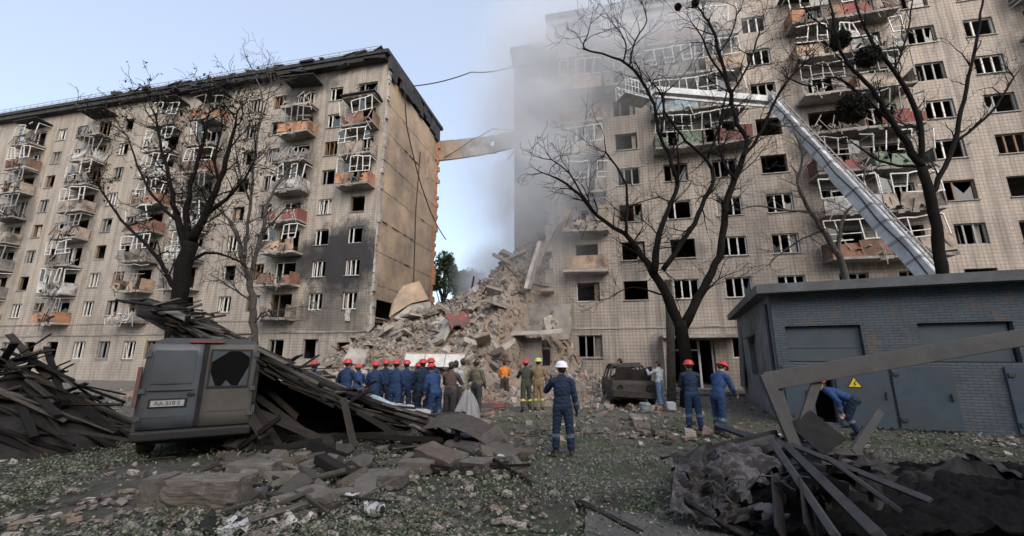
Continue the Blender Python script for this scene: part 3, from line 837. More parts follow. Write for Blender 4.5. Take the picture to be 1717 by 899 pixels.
# unseen block added behind the camera to shade the foreground
shade_block = empty('apartment_building', (48, -25, 0), R(180), 'added unseen pale apartment block behind the camera, shading the foreground', 'building')
ho = [(t, t + 1.6, z, z + 1.35) for t in np.arange(2, 92, 3.2) for z in np.arange(1.4, 19, 2.7)]
ow = wall_with_holes(0, 96, -.3, 20.5, ho); ow.build('wall', 'facade_left', shade_block)
MB().span((0, 1.2, -.3), (96, 11, 20.4)).build('inner_core', 'interior', shade_block); MB().span((-.3, -.4, 20.5), (96.3, 11.5, 20.9)).build('roof', 'roof_tar', shade_block)
# cables
def cable(pts, r, label, sagv=0.0, n=14):
    pts = [Vector(p) for p in pts]; out = []
    for i in range(len(pts) - 1):
        for k in range(n):
            u = k / n; q = pts[i].lerp(pts[i + 1], u); q.z -= sagv * 4 * u * (1 - u); out.append(q)
    out.append(pts[-1])
    return tag(MB().tube(out, r, 6).build('cable', 'cable'), label, 'cable')
cable([bw(.5, 2.2, 25.6), at(682, 212, 33.6), at(699, 285, 36.0), at(713, 330, 38.0), at(728, 368, 40.2), at(748, 402, 40.6)], .055, 'black cable hanging down the bare tan end wall with a loose end', .12)
cable([bw(.3, 4.2, 27.5), at(790, 121, 35), bw(10.75, 2.2, 26.4)], .05, 'overhead cable strung across the gap from roof to roof', .25)
cable([bw(.9, DEPTH - .25, 23.4), at(792, 234, 40), at(826, 216, 40), bw(12.5, DEPTH - .25, 25.2)], .05, 'bent wire dangling under the hanging wall strip', .1)
cable([bw(10.6, DEPTH - .3, 25.2), at(851, 268, 38.8)], .06, 'short wire hanging straight down beside the smoky stair tower', 0)

# ------------------------------------------------------------------ people: one continuous surface each, grown from a posed skeleton
def surface_nets(D, org, h):
    nx, ny, nz_ = D.shape
    off = [(0, 0, 0), (1, 0, 0), (0, 1, 0), (1, 1, 0), (0, 0, 1), (1, 0, 1), (0, 1, 1), (1, 1, 1)]
    sl = lambda o: D[o[0]:nx - 1 + o[0], o[1]:ny - 1 + o[1], o[2]:nz_ - 1 + o[2]]
    cnt = np.zeros((nx - 1, ny - 1, nz_ - 1), np.int8); acc = np.zeros((nx - 1, ny - 1, nz_ - 1, 3), np.float32)
    for a in range(8):
        for b_ in range(a + 1, 8):
            oa, ob = np.array(off[a]), np.array(off[b_])
            if np.abs(oa - ob).sum() != 1: continue
            da, db = sl(off[a]), sl(off[b_]); mk = (da < 0) != (db < 0)
            if not mk.any(): continue
            t = da[mk] / (da[mk] - db[mk]); cnt[mk] += 1
            acc[mk] += oa + t[:, None] * (ob - oa)
    act = cnt > 0; idx = np.full(act.shape, -1, np.int32); n = int(act.sum()); idx[act] = np.arange(n)
    ijk = np.argwhere(act)
    V = (ijk + acc[act] / cnt[act][:, None]) * h + org
    Fs = []
    S = D < 0
    for ax in range(3):
        o1, o2 = [(1, 2), (2, 0), (0, 1)][ax]
        A = np.moveaxis(S, (ax, o1, o2), (0, 1, 2)); I = np.moveaxis(idx, (ax, o1, o2), (0, 1, 2))
        s0, s1 = A[:-1, 1:-1, 1:-1], A[1:, 1:-1, 1:-1]
        for flip, mk in ((False, s0 & ~s1), (True, ~s0 & s1)):
            i, j, k = np.nonzero(mk); j = j + 1; k = k + 1
            q = np.stack([I[i, j - 1, k - 1], I[i, j, k - 1], I[i, j, k], I[i, j - 1, k]], 1)
            Fs.append(q[:, ::-1] if flip else q)
    return V, np.concatenate(Fs), ijk

def grow(prims, h, k=0.02):
    """prims: (a, b, ra, rb, label, squash axis or None, squash, bands, folds)"""
    lo = np.min([np.minimum(p[0], p[1]) - max(p[2], p[3]) for p in prims], 0) - 3 * h
    hi = np.max([np.maximum(p[0], p[1]) + max(p[2], p[3]) for p in prims], 0) + 3 * h
    n = np.ceil((hi - lo) / h).astype(int) + 1
    D = np.full(n, 0.3, np.float32); best = np.full(n, 9.0, np.float32); lab = np.zeros(n, np.int8)
    for (a, b_, ra, rb, lb, ax, sq, bands, folds) in prims:
        a, b_ = np.array(a, float), np.array(b_, float); m = max(ra, rb) + 0.05
        i0 = np.maximum(((np.minimum(a, b_) - m - lo) / h).astype(int), 0); i1 = np.minimum(((np.maximum(a, b_) + m - lo) / h).astype(int) + 2, n)
        g = np.stack(np.meshgrid(*[np.arange(i0[c], i1[c]) * h + lo[c] for c in range(3)], indexing='ij'), -1)
        q = g - a; ba = b_ - a
        if ax is not None:
            axv = np.array(ax, float); q = q + axv * ((q @ axv) * (1 / sq - 1))[..., None]; ba = ba + axv * ((ba @ axv) * (1 / sq - 1))
        L = max(ba @ ba, 1e-9); t = np.clip((q @ ba) / L, 0, 1)
        d = np.linalg.norm(q - t[..., None] * ba, axis=-1) - (ra + (rb - ra) * t)
        if ax is not None: d = d * min(1.0, sq * 1.15)
        if folds:
            d = d + folds * (np.sin(g[..., 2] * 47 + g[..., 0] * 23) * np.sin(g[..., 0] * 31 + g[..., 1] * 39 + 1.3) + .6 * np.sin(g[..., 2] * 83 + g[..., 1] * 60))
        s = tuple(slice(i0[c], i1[c]) for c in range(3))
        D0 = D[s]; hh = np.maximum(k - np.abs(D0 - d), 0) / k
        D[s] = np.minimum(D0, d) - hh * hh * k * .25
        mk = d < best[s]; best[s] = np.where(mk, d, best[s]); ll = np.full(d.shape, lb, np.int8)
        for (t0, t1, bl) in (bands or ()): ll[(t >= t0) & (t < t1)] = bl
        lab[s] = np.where(mk, ll, lab[s])
    V, F, ijk = surface_nets(D, lo, h)
    vl = lab[ijk[:, 0], ijk[:, 1], ijk[:, 2]]
    return V, F, vl

plain('skin', (0.42, 0.26, 0.19), 0.6, scale=20, bumpv=0.1)
plain('hair_dark', (0.025, 0.02, 0.017), 0.7)
plain('uniform_blue', (0.015, 0.036, 0.090), 0.8, scale=9, bumpv=0.5)
plain('uniform_navy', (0.011, 0.023, 0.048), 0.8, scale=9, bumpv=0.5)
plain('uniform_bright', (0.018, 0.048, 0.135), 0.8, scale=9, bumpv=0.5)
plain('boot', (0.018, 0.017, 0.017), 0.6)
plain('glove', (0.022, 0.022, 0.024), 0.7)
plain('stripe', (0.10, 0.14, 0.17), 0.4)
plain('stripe_yellow', (0.50, 0.52, 0.10), 0.5)
plain('helmet_red', (0.42, 0.045, 0.045), 0.35, bumpv=0.0, var=.12)
plain('helmet_white', (0.66, 0.68, 0.72), 0.35, bumpv=0.0, var=.1)
plain('helmet_yellow', (0.48, 0.49, 0.14), 0.35, bumpv=0.0, var=.12)
plain('vest_orange', (0.55, 0.18, 0.035), 0.7)
plain('dark_cloth', (0.035, 0.034, 0.036), 0.9, scale=9, bumpv=0.5)
plain('brown_cloth', (0.085, 0.058, 0.052), 0.9, scale=9, bumpv=0.5)
plain('tan_turnout', (0.19, 0.135, 0.08), 0.85, scale=9, bumpv=0.5)
plain('olive_turnout', (0.045, 0.05, 0.035), 0.85, scale=9, bumpv=0.5)
plain('grey_shirt', (0.30, 0.33, 0.37), 0.85, scale=9, bumpv=0.4)
plain('jeans', (0.07, 0.12, 0.19), 0.85, scale=9, bumpv=0.4)
mottled('camo', (0.035, 0.036, 0.024), (0.15, 0.135, 0.095), 11, 0.9, 0, 0.4, c3=(0.06, 0.055, 0.035), detail=2)
mottled('camo_pale', (0.12, 0.11, 0.085), (0.30, 0.27, 0.22), 11, 0.9, 0, 0.4, c3=(0.14, 0.12, 0.09), detail=2)

def person(px, Y, yaw, label, jacket='uniform_blue', pants=None, height=1.78, lean=0.05, head=(0.0, 0.0), legs=((.06, .06, .05), (-.06, .06, .05)),
           arms=((.1, .18, .3, .15), (.1, .18, .3, .15)), helmet='helmet_red', boots='boot', hands='skin', stripe='stripe', group=None, vox=0.0135, hair='hair_dark', z=0.0, pbands=True, sleeve=None, rootz=None):
    """yaw: 0 faces away from the camera (+Y); legs: (hip flex, spread, knee flex) left then right; arms: (raise, spread, elbow, inward)"""
    pants = pants or jacket
    S = height / 1.78
    X = col_at(px, Y, z + 1.0)
    root = empty('person', (X, Y, z), yaw, label, 'person', group)
    v = lambda x, y, zz: np.array((x, y, zz), float)
    up = v(0, math.sin(lean), math.cos(lean)); fw = v(0, math.cos(lean), -math.sin(lean)); xx = v(1, 0, 0)
    P = v(0, 0, 0); C = P + up * .50
    pr = []
    A = lambda a, b_, ra, rb, lb, ax=None, sq=1, bands=None, folds=0: pr.append((a, b_, ra, rb, lb, ax, sq, bands, folds))
    JK, PN, BT, GL, SK, ST, HR_ = 0, 1, 2, 3, 4, 5, 6
    fold = .0035
    # torso: pelvis, waist, chest, shoulders, all flattened front to back
    A(P - up * .02, P + up * .10, .158, .150, PN, fw, .74, None, fold)
    A(P + up * .08, P + up * .34, .152, .172, JK, fw, .72, None, fold)
    A(P + up * .28, P + up * .44, .172, .150, JK, fw, .72, [(.45, .75, ST)] if stripe else None, fold)
    A(C - xx * .135 - up * .035, C + xx * .135 - up * .035, .075, .075, JK, None, 1, None, 0)
    A(P + up * .07 - xx * .08, P + up * .07 + xx * .08, .10, .10, JK, None, 1, None, fold)      # jacket hem
    neck = C + up * .035
    A(neck - up * .02, neck + up * .07, .062, .055, SK)
    A(neck - up * .03, neck + up * .015, .078, .07, JK)                                          # collar
    hp, hy = head; hl = lean * .6 + hp
    hu = v(0, math.sin(hl), math.cos(hl)); hf0 = v(0, math.cos(hl), -math.sin(hl))
    hf = hf0 * math.cos(hy) - xx * math.sin(hy); hx = np.cross(hf, hu)
    hc = neck + up * .05 + hu * .12
    A(hc - hu * .045, hc + hu * .04 - hf * .008, .075, .098, SK, hx, .82)
    A(hc - hu * .085 + hf * .035, hc - hu * .02 + hf * .02, .045, .07, SK)
    A(hc + hf * .095 + hu * .012, hc + hf * .112 - hu * .018, .010, .016, SK)
    for s in (-1, 1):
        A(hc + hx * s * .078 - hu * .03, hc + hx * s * .080 + hu * .015, .012, .016, SK)
        A(hc + hf * .086 + hx * s * .032 + hu * .022, hc + hf * .088 + hx * s * .030 + hu * .022, .011, .011, HR_)
    A(hc + hf * .083 - hu * .058 - hx * .018, hc + hf * .083 - hu * .058 + hx * .018, .008, .008, HR_)
    if hair:
        A(hc - hf * .035 + hu * .0, hc - hf * .01 + hu * .05, .088, .098, HR_, hx, .84)
    # legs
    lows = []
    for s, (fl, ab, kn) in zip((-1, 1), legs):
        hip = P + xx * s * .092 - up * .03
        d1 = v(s * math.sin(ab), math.sin(fl), -math.cos(fl)); d1 /= np.linalg.norm(d1)
        knee = hip + d1 * .42
        d2 = v(s * math.sin(ab) * .6, math.sin(fl - kn), -math.cos(fl - kn)); d2 /= np.linalg.norm(d2)
        ank = knee + d2 * .40
        A(hip, knee, .105, .080, PN, None, 1, None, fold * 1.3)
        A(knee, knee + d2 * .33, .080, .074, PN, None, 1, [(.30, .50, ST)] if (stripe and pbands) else None, fold * 1.3)
        A(knee + d2 * .26, ank, .056, .054, BT)
        ft = v(s * .12, math.cos(min(0, fl - kn) * .5), math.sin(min(0, fl - kn) * .9)); ft /= np.linalg.norm(ft)
        heel = ank + d2 * .045 - ft * .03; toe = ank + d2 * .062 + ft * .17
        A(heel, toe, .048, .040, BT)
        lows.append(min(heel[2] - .048, toe[2] - .040))
    # arms
    hand_at = []
    for s, (ra_, ab, el, inw) in zip((-1, 1), arms):
        sh = C + xx * s * .185 - up * .05
        d1 = -up * math.cos(ra_) + fw * math.sin(ra_) + xx * s * math.sin(ab); d1 /= np.linalg.norm(d1)
        elb = sh + d1 * .285
        d2 = -up * math.cos(ra_ + el) + fw * math.sin(ra_ + el) + xx * s * (math.sin(ab) * .6 - math.sin(inw)); d2 /= np.linalg.norm(d2)
        wr = elb + d2 * .245
        A(sh, elb, .074, .060, JK if sleeve is None else SK, None, 1, None, fold)
        A(elb, wr - d2 * .01, .060, .048, JK if sleeve is None else SK, None, 1, [(.55, .75, ST)] if stripe else None, fold)
        H_ = GL if hands != 'skin' else SK
        A(wr - d2 * .02, wr + d2 * .03, .032, .034, H_)
        pn = np.cross(d2, xx * s); pn = pn / (np.linalg.norm(pn) + 1e-9)       # palm spreads along this axis
        nn = np.cross(pn, d2); nn = nn / (np.linalg.norm(nn) + 1e-9) * -s
        A(wr + d2 * .03, wr + d2 * .075, .040, .042, H_, nn, .5)
        fr = max(.0095, vox * .85)
        for q, (o, ln) in enumerate(((-.030, .066), (-.010, .078), (.011, .073), (.031, .056))):
            b0 = wr + d2 * .085 + pn * o; b1 = b0 + d2 * ln * .52 + nn * ln * .15; b2 = b1 + d2 * ln * .28 + nn * ln * .42
            A(b0, b1, fr, fr * .95, H_); A(b1, b2, fr * .95, fr * .8, H_)
        th0 = wr + d2 * .035 + pn * -.034; th1 = th0 + d2 * .035 - pn * .026 + nn * .012; th2 = th1 + d2 * .03 - pn * .004 + nn * .012
        A(th0, th1, fr * 1.15, fr * 1.05, H_); A(th1, th2, fr * 1.05, fr * .85, H_)
        hand_at.append(wr + d2 * .09)
    zoff = -min(lows)
    pr = [(np.array(a) * S + v(0, 0, zoff * S), np.array(b_) * S + v(0, 0, zoff * S), ra * S, rb * S, lb, ax, sq, bands, folds) for (a, b_, ra, rb, lb, ax, sq, bands, folds) in pr]
    V, F, vl = grow(pr, vox, .022)
    me = np_mesh('body', V, F, [jacket, pants, boots, hands, 'skin', stripe or jacket, hair or 'skin'], True)
    me.polygons.foreach_set('material_index', np.array([np.bincount(r, minlength=7).argmax() for r in vl[F]], np.int32) if len(F) < 200 else vl[F[:, 0]].astype(np.int32))
    me.update()
    link('body', me, root)
    hcw = (hc * S + v(0, 0, zoff * S)); M = Matrix((hx, hf, hu)).transposed()
    if helmet and helmet.startswith('helmet'):
        mb = MB(); q = .126 * S
        prof = [(q * 1.16, -.012), (q * 1.2, .0), (q * 1.02, .012), (q * .98, .045), (q * .86, .085), (q * .62, .112), (q * .3, .126), (.004, .129)]
        mb.lathe(prof, 18, Vector(hcw) + M @ Vector((0, -.004, .035)), 0, M)
        mb.sheet(lambda a, b_: Vector(hcw) + M @ Vector(((a - .5) * .2 * (1 - .45 * b_ * b_), .115 * S + .05 * b_, .035 - .014 * b_)), 4, 3, .006)
        for o in (-.035, 0, .035):
            mb.tube([Vector(hcw) + M @ Vector((o, math.sin(a) * q * .95, .035 + math.cos(a) * .128)) for a in np.linspace(-1.3, 1.3, 9)], .007, 5)
        mb.build('helmet', helmet, root, True)
        st = MB().tube([Vector(hcw) + M @ Vector((math.sin(a) * .082 * S, .02, .03 - .115 * math.cos(a))) for a in np.linspace(-1.4, 1.4, 9)], .006, 5)
        st.build('chin_strap', 'boot', root)
    elif helmet and helmet.startswith('cap'):
        q = .108 * S
        mb = MB().lathe([(q * .96, 0), (q * .98, .03), (q * .85, .07), (q * .5, .093), (.004, .1)], 16, Vector(hcw) + M @ Vector((0, -.006, .035)), 0, M)
        mb.sheet(lambda a, b_: Vector(hcw) + M @ Vector(((a - .5) * .15 * (1 - .3 * b_ * b_), .085 * S + .075 * b_, .045 - .012 * b_)), 4, 3, .006)
        mb.build('cap', 'brown_cloth' if helmet == 'cap_brown' else 'camo', root, True)
    root['hand_l'] = list(hand_at[0] * S + v(0, 0, zoff * S)); root['hand_r'] = list(hand_at[1] * S + v(0, 0, zoff * S))
    return root, Vector(hcw), M
def hand_world(root, side):
    p = Vector(root['hand_l'] if side < 0 else root['hand_r'])
    return root.matrix_basis @ p
def local(root, p): return root.matrix_basis.inverted() @ Vector(p)

UB, UN = 'uniform_blue', 'uniform_navy'
crew = 'rescue workers in blue uniforms and red helmets'
down = ((.12, .2, .35, .2), (.15, .2, .4, .25))
fwd = ((.75, .25, .9, .55), (.8, .25, .9, .55))
person(522, 13.4, .1, 'blue-uniformed rescuer in red helmet standing apart behind the highest boards, before a curtained window', UB, arms=down, group=crew)
person(579, 13.1, -.15, 'broad rescuer in blue and red helmet, elbows out, behind the sloping boards', UB, arms=((.3, .6, .9, .5), (.3, .6, .9, .5)), height=1.84, group=crew)
person(600, 14.6, .5, 'rescuer in red helmet mostly hidden behind a broad blue-uniformed colleague', 'uniform_bright', arms=fwd, height=1.66, lean=.3, group=crew)
person(627, 13.2, .0, 'rescuer in blue standing behind a pale blue bent metal strip', UB, arms=((.3, .35, .8, .5), (.2, .3, .5, .4)), height=1.76, group=crew)
person(662, 12.7, -.1, 'rescuer in blue with pale shoulder stripe, back turned, at the middle of the row', UB, arms=down, height=1.82, group=crew)
person(680, 13.5, .25, 'rescuer in blue half covered by the shoulder of the next man in the row', UB, arms=down, height=1.8, group=crew)
person(708, 13.0, .5, 'rescuer in blue jacket with dark vest, arms hanging, beside a crouching helper', UN, arms=((.35, .2, .35, .2), (.4, .2, .35, .2)), height=1.84, sleeve=None, group=crew)
person(731, 12.3, .75, 'rescuer in blue bent forward beside the man in brown', 'uniform_bright', lean=.42, head=(.1, 0), legs=((.25, .08, .45), (.1, .08, .4)), arms=((.5, .15, .3, .2), (.6, .15, .3, .2)), height=1.76, group=crew)
person(645, 14.4, .2, 'rescuer in dark navy glimpsed between two blue-uniformed colleagues', UN, arms=down, height=1.8, group=crew)
person(700, 14.7, -.3, 'short rescuer in navy standing deepest in the crowd', UN, arms=fwd, height=1.7, group=crew)
person(721, 13.9, .1, 'rescuer in blue just behind the bent-forward helper', UB, arms=down, height=1.86, group=crew)
person(764, 13.4, .4, 'bare-headed person in grey jacket behind the man in brown', 'grey_shirt', 'dark_cloth', arms=down, helmet=None, stripe=None, height=1.8)
person(755, 12.2, -.2, 'person in brown jacket and cap standing at the end of the blue row', 'brown_cloth', 'dark_cloth', arms=fwd, helmet='cap_brown', stripe=None, lean=.12)
s1, _, _ = person(776, 14.3, .2, 'soldier in pale camouflage with cap, arms bent', 'camo_pale', 'camo_pale', arms=((.35, .35, 1.0, .6), (.3, .35, .9, .6)), helmet='cap_camo', stripe=None, height=1.86)
s2, _, _ = person(799, 14.0, -.5, 'soldier in dark camouflage with a slung rifle beside the rubble', 'camo', 'dark_cloth', arms=((.4, .25, 1.0, .6), (.2, .2, .5, .3)), helmet='cap_camo', stripe=None, height=1.84)
ov, hc, M = person(846, 19.3, .15, 'worker in orange vest and dark trousers at the foot of the rubble', 'vest_orange', 'dark_cloth', arms=((.5, .2, .9, .4), (.5, .2, .9, .4)), helmet=None, stripe=None, height=1.74, sleeve=None)
person(882, 15.4, .2, 'firefighter in dark turnout gear with yellow bands and red helmet', 'olive_turnout', 'olive_turnout', arms=fwd, stripe='stripe_yellow', height=1.8, legs=((-.12, .1, .12), (.12, .1, .05)))
person(903, 15.6, -.1, 'firefighter in tan turnout gear and yellow helmet, back to the wreckage', 'tan_turnout', 'tan_turnout', arms=((.2, .35, .5, .3), (.15, .35, .4, .2)), stripe='stripe_yellow', helmet='helmet_yellow', height=1.86)
mn, hc, M = person(943, 8.75, -.06, 'rescuer in navy uniform and white helmet alone on the grass, one hand raised', UN, UN, height=1.82, lean=.02, head=(.02, .35), vox=.0095,
       legs=((.05, .09, .03), (-.03, .09, .03)), arms=((.75, .55, 1.75, .75), (-.05, .22, .18, .0)), helmet='helmet_white', hands='glove', stripe='stripe')
person(1046, 17.6, .9, 'person in dark clothes leaning on the burnt car', 'dark_cloth', 'dark_cloth', lean=.2, arms=((.7, .2, .6, .3), (.7, .2, .6, .3)), helmet=None, stripe=None, height=1.86)
ph, hc2, M2 = person(1106, 16.2, .55, 'person in grey shirt and pale jeans raising a camera beside the burnt car', 'grey_shirt', 'jeans', lean=.03, arms=((1.15, .35, 1.2, .65), (1.15, .35, 1.2, .65)), helmet=None, stripe=None, height=1.76, legs=((-.12, .14, .1), (.14, .14, .05)))
hm = (hand_world(ph, -1) + hand_world(ph, 1)) / 2
camb = empty('camera_body', hm, .55, 'small black camera held up by the person in grey', 'camera')
bevelled(MB().box((0, 0, 0), (.14, .06, .10)).build('body', 'boot', camb)); MB().lathe([(.035, 0), (.038, .04), (.034, .1), (.03, .1)], 14, (0, .03, 0), 0, Matrix.Rotation(R(-90), 3, 'X')).build('lens', 'boot', camb)
person(1160, 11.5, -.1, 'rescuer in dark blue and red helmet, back turned, beside a stooping colleague', UN, UB, arms=((.5, .2, .9, .5), (.6, .2, 1.0, .5)), height=1.82, lean=.1, vox=.011, group=crew)
person(1203, 10.7, -1.1, 'stooping rescuer in blue and red helmet looking at the ground by the brick kiosk', 'uniform_bright', UB, lean=.38, head=(.35, 0), arms=((.6, .15, .5, .3), (.7, .15, .6, .3)), legs=((.15, .06, .2), (-.05, .06, .2)), height=1.84, vox=.011, group=crew)
person(1428, 10.4, .8, 'rescuer in bright blue and red helmet bent double in front of the kiosk door', 'uniform_bright', UN, lean=1.2, head=(-.35, .5), arms=((.55, .2, .6, .2), (.5, .2, .5, .2)), legs=((.35, .1, .75), (.5, .1, .9)), height=1.78, vox=.011, group=crew)
# rifle slung on the soldier
pr_ = s2.matrix_basis
rf = empty('rifle', (0, 0, 0), 0, 'dark rifle slung across the soldier in dark camouflage', 'rifle')
rf.matrix_basis = pr_ @ Matrix.Translation((.05, .17, 1.12)) @ Matrix.Rotation(.75, 4, 'Y')
MB().tube([(-.38, 0, 0), (.42, 0, 0)], .012, 8).build('barrel', 'boot', rf); MB().box((-.1, 0, -.02), (.4, .04, .075), None, 0, .006).build('receiver', 'boot', rf)
MB().box((-.42, 0, -.035), (.26, .035, .10), None, 0, .012).build('stock', 'boot', rf); MB().box((.02, 0, -.12), (.06, .03, .17), Matrix.Rotation(.25, 3, 'Y'), 0, .004).build('magazine', 'boot', rf)

# ------------------------------------------------------------------ the rubble hill in the gap
rs = random.Random(21); nrs = np.random.RandomState(21)
def sstep(a, b_, x):
    u = min(1, max(0, (x - a) / (b_ - a))); return u * u * (3 - 2 * u)
CREST = [(-3, 1.2), (-1.5, 2.4), (0, 4.2), (2, 5.2), (4, 5.7), (6, 6.1), (8, 7.2), (10, 9.2), (12, 11.2), (13.8, 12.8), (14.6, 7.0), (16, 2.0), (18, .5), (22, 0)]
def crest(t):
    for (a, ha), (b_, hb) in zip(CREST, CREST[1:]):
        if a <= t <= b_: return ha + (hb - ha) * (t - a) / (b_ - a)
    return 0.0
def hill(t, y):
    """height of the rubble at (along, inward) facade coordinates"""
    c = crest(t)
    toe = -8.6 + 6.9 * sstep(10.2, 12.6, t)
    front = sstep(toe, 3.2, y) ** (0.85 - .35 * sstep(10.2, 12.6, t))
    if y < 0: c = c * (1 - .0) 
    h = c * front
    if y > 4: h *= 1 - .55 * sstep(4, 14, y)
    if (t > 13.9 or t < -.1) and y > -.25: h = min(h, .0) if False else h
    # fan of debris running out to the front
    fan = .9 * sstep(-11, -5, y) * sstep(-7, -2, t) * (1 - sstep(13, 19, t)) * (1 - sstep(-3, 1, y) * (1 if (t < 0 or t > 13.8) else 0))
    h = max(h, fan)
    h += .35 * min(1, h) * noise.noise((t * .55, y * .55, 1)) + .22 * min(1, h) * noise.noise((t * 1.4, y * 1.4, 5))
    return h
def inside_house(t, y): return (t < -.15 and y > -.15) or (t > 13.75 and y > -.15) or (t > 10.6 and y > 1.9)
mottled('rubble_base', (0.16, 0.14, 0.12), (0.28, 0.235, 0.195), 1.1, 0.95, 0, 1.0, c3=(0.22, 0.175, 0.14), bdist=0.1)
def hill_mesh():
    ts = np.arange(-7.5, 20.01, .22); ys = np.arange(-11.5, 15.01, .22)
    V = []; idx = {}
    for i, t in enumerate(ts):
        for j, y in enumerate(ys):
            h = hill(t, y)
            if inside_house(t, y) and (t < -.3 or t > 13.9) : h = min(h, 1.0)
            V.append(bw(t, y, max(h, -.06) if h > .02 else -.12)[:])
    w = len(ys); F = []
    for i in range(len(ts) - 1):
        for j in range(w - 1):
            a = i * w + j
            if max(V[q][2] for q in (a, a + w, a + w + 1, a + 1)) > 0: F.append((a, a + w, a + w + 1, a + 1))
    return np_mesh('rubble_hill', np.array(V), np.array(F), 'rubble_base')
tag(link('rubble_hill', hill_mesh()), 'hill of crushed brick and concrete filling the gap between the two halves', 'rubble', kind='stuff')
items = []
while len(items) < 22000:
    t, y = rs.uniform(-7, 19), rs.uniform(-11, 8)
    if inside_house(t, y): continue
    h = hill(t, y)
    if h < .08 and rs.random() < .8: continue
    s = .05 + .30 * rs.random() ** 3.8
    p = bw(t, y, max(h, 0) + s * rs.uniform(-.1, .35))
    items.append((p[:], (s * rs.uniform(.9, 2.0), s * rs.uniform(.5, 1.0), s * rs.uniform(.25, .7)), (rs.uniform(0, 6), rs.uniform(0, 6), rs.uniform(0, 6))))
tag(link('crushed_masonry', scatter_blocks(items, 'crushed_masonry', 'rubble_bits')), 'small broken brick and concrete strewn over the rubble hill', 'rubble', kind='stuff')
# larger lumps, each its own thing
BLOCK_MESH = []
for i, (V, F) in enumerate(HULLS[:10]): BLOCK_MESH.append(np_mesh('rubble_block', V, F, 'rubble_block'))
GBLOCK_MESH = [np_mesh('ground_block', V, F, 'ground_block') for V, F in HULLS[:10]]
n = 0
while n < 200:
    t, y = rs.uniform(-4, 16.5), rs.uniform(-9.5, 6.5)
    if inside_house(t, y): continue
    h = hill(t, y)
    if h < .25: continue
    s = .32 + .6 * rs.random() ** 1.8
    o = link('rubble_block', BLOCK_MESH[n % 10])
    sc = (s * rs.uniform(.8, 1.7), s * rs.uniform(.6, 1.0), s * rs.uniform(.3, .7))
    o.scale = sc; o.location = bw(t, y, h + sc[2] * .15); o.rotation_euler = (rs.gauss(.3, .5), rs.gauss(0, .5), rs.uniform(0, 6))
    tag(o, 'broken masonry lump lying on the rubble hill', 'rubble', 'larger lumps on the rubble hill'); n += 1
def slab_obj(name, c, size, rot, mat, label, cat='slab', group=None, jit=.08, parts=None):
    m = MB().sheet(lambda u, v: Vector(((u - .5) * size[0], (v - .5) * size[1], size[2] / 2)), 1, 1)
    mb = MB(); nx_, ny_ = 6, 4; rr = random.Random(hash(label) % 9999 if False else sum(map(ord, label)))
    j = [[(rr.uniform(-jit, jit), rr.uniform(-jit, jit)) for _ in range(ny_ + 1)] for _ in range(nx_ + 1)]
    mb.sheet(lambda u, v: Vector(((u - .5) * size[0] + (j[round(u * nx_)][round(v * ny_)][0] if u in (0, 1) or v in (0, 1) else 0), (v - .5) * size[1] + (j[round(u * nx_)][round(v * ny_)][1] if u in (0, 1) or v in (0, 1) else 0), .03 * math.sin(u * 5 + v * 3))), nx_, ny_, size[2])
    o = mb.build(name, mat); o.location = c; o.rotation_euler = rot
    return tag(o, label, cat, group, 'thing')
def cut_slab(name, pts, thick, mat, label, push=(0, 1, 0)):
    """slab from its corner outline, given a real thickness"""
    c = sum(pts, Vector()) / len(pts); q = [p - c for p in pts]; n = (q[1] - q[0]).cross(q[2] - q[0]).normalized()
    if n.dot(Vector(push)) < 0: n = -n
    k = len(q); o = MB().add(q + [p + n * thick for p in q], [tuple(range(k)), tuple(reversed(range(k, 2 * k)))] + [(i, i + k, (i + 1) % k + k, (i + 1) % k) for i in range(k)]).build(name, mat)
    o.location = c; return bevelled(tag(o, label, 'slab', None, 'thing'), .03)
cut_slab('concrete_slab', [at(655, 530, 29.6), at(661, 503, 30.4), at(676, 479, 31.6), at(703, 471, 32.6), at(719, 502, 32.0), at(690, 508, 30.4)], .28, 'bare_wall', 'great tan wall panel broken loose and leaning against the bare end wall')
cut_slab('concrete_slab', [at(662, 534, 29.3), at(690, 512, 30.2), at(722, 506, 31.6), at(724, 522, 31.0), at(690, 542, 29.4)], .22, 'concrete', 'bent slab lying under the leaning wall panel')
slab_obj('concrete_slab', bw(12.6, -1.2, 8.0), (3.2, 1.05, .24), (R(12), R(-72), R(-25)), 'concrete_pale', 'narrow pale slab standing steeply near the top of the rubble')
slab_obj('concrete_slab', bw(13.5, -.75, 9.8), (3.8, .5, .3), (R(10), R(-66), R(-12)), 'concrete', 'leaning concrete beam stub against the torn facade edge')
slab_obj('concrete_slab', bw(13.2, -.7, 4.3), (3.6, 2.4, .2), (R(83), R(4), R(-10)), 'concrete', 'grey wall panel standing at the foot of the torn facade corner')
slab_obj('concrete_slab', bw(12.4, -2.2, 3.5), (4.4, 1.3, .22), (R(4), R(-3), R(-14)), 'concrete_pale', 'ledge-like floor slab jutting over a dark hole beside the tiled facade')
slab_obj('concrete_slab', bw(12.1, -1.9, 1.75), (2.3, 2.8, .22), (R(88), R(0), R(-14)), 'concrete', 'upright wall piece with a dark cellar opening next to it')
slab_obj('concrete_slab', bw(13.9, -.8, 2.9), (3.4, .6, .22), (R(85), R(78), R(-12)), 'concrete_pale', 'upright strip of wall beside the cellar opening')
MB_ = MB().span((-.45, -.05, -.5), (.45, .05, .5)); oo = MB_.build('cellar_shade_panel', 'char'); oo.location = bw(13.25, -1.35, 1.9); oo.rotation_euler = (0, 0, YAW); tag(oo, 'dark panel for the shade in a cellar opening at the corner of the tiled block', 'opening')  # solid dark box painted as the shade inside the opening
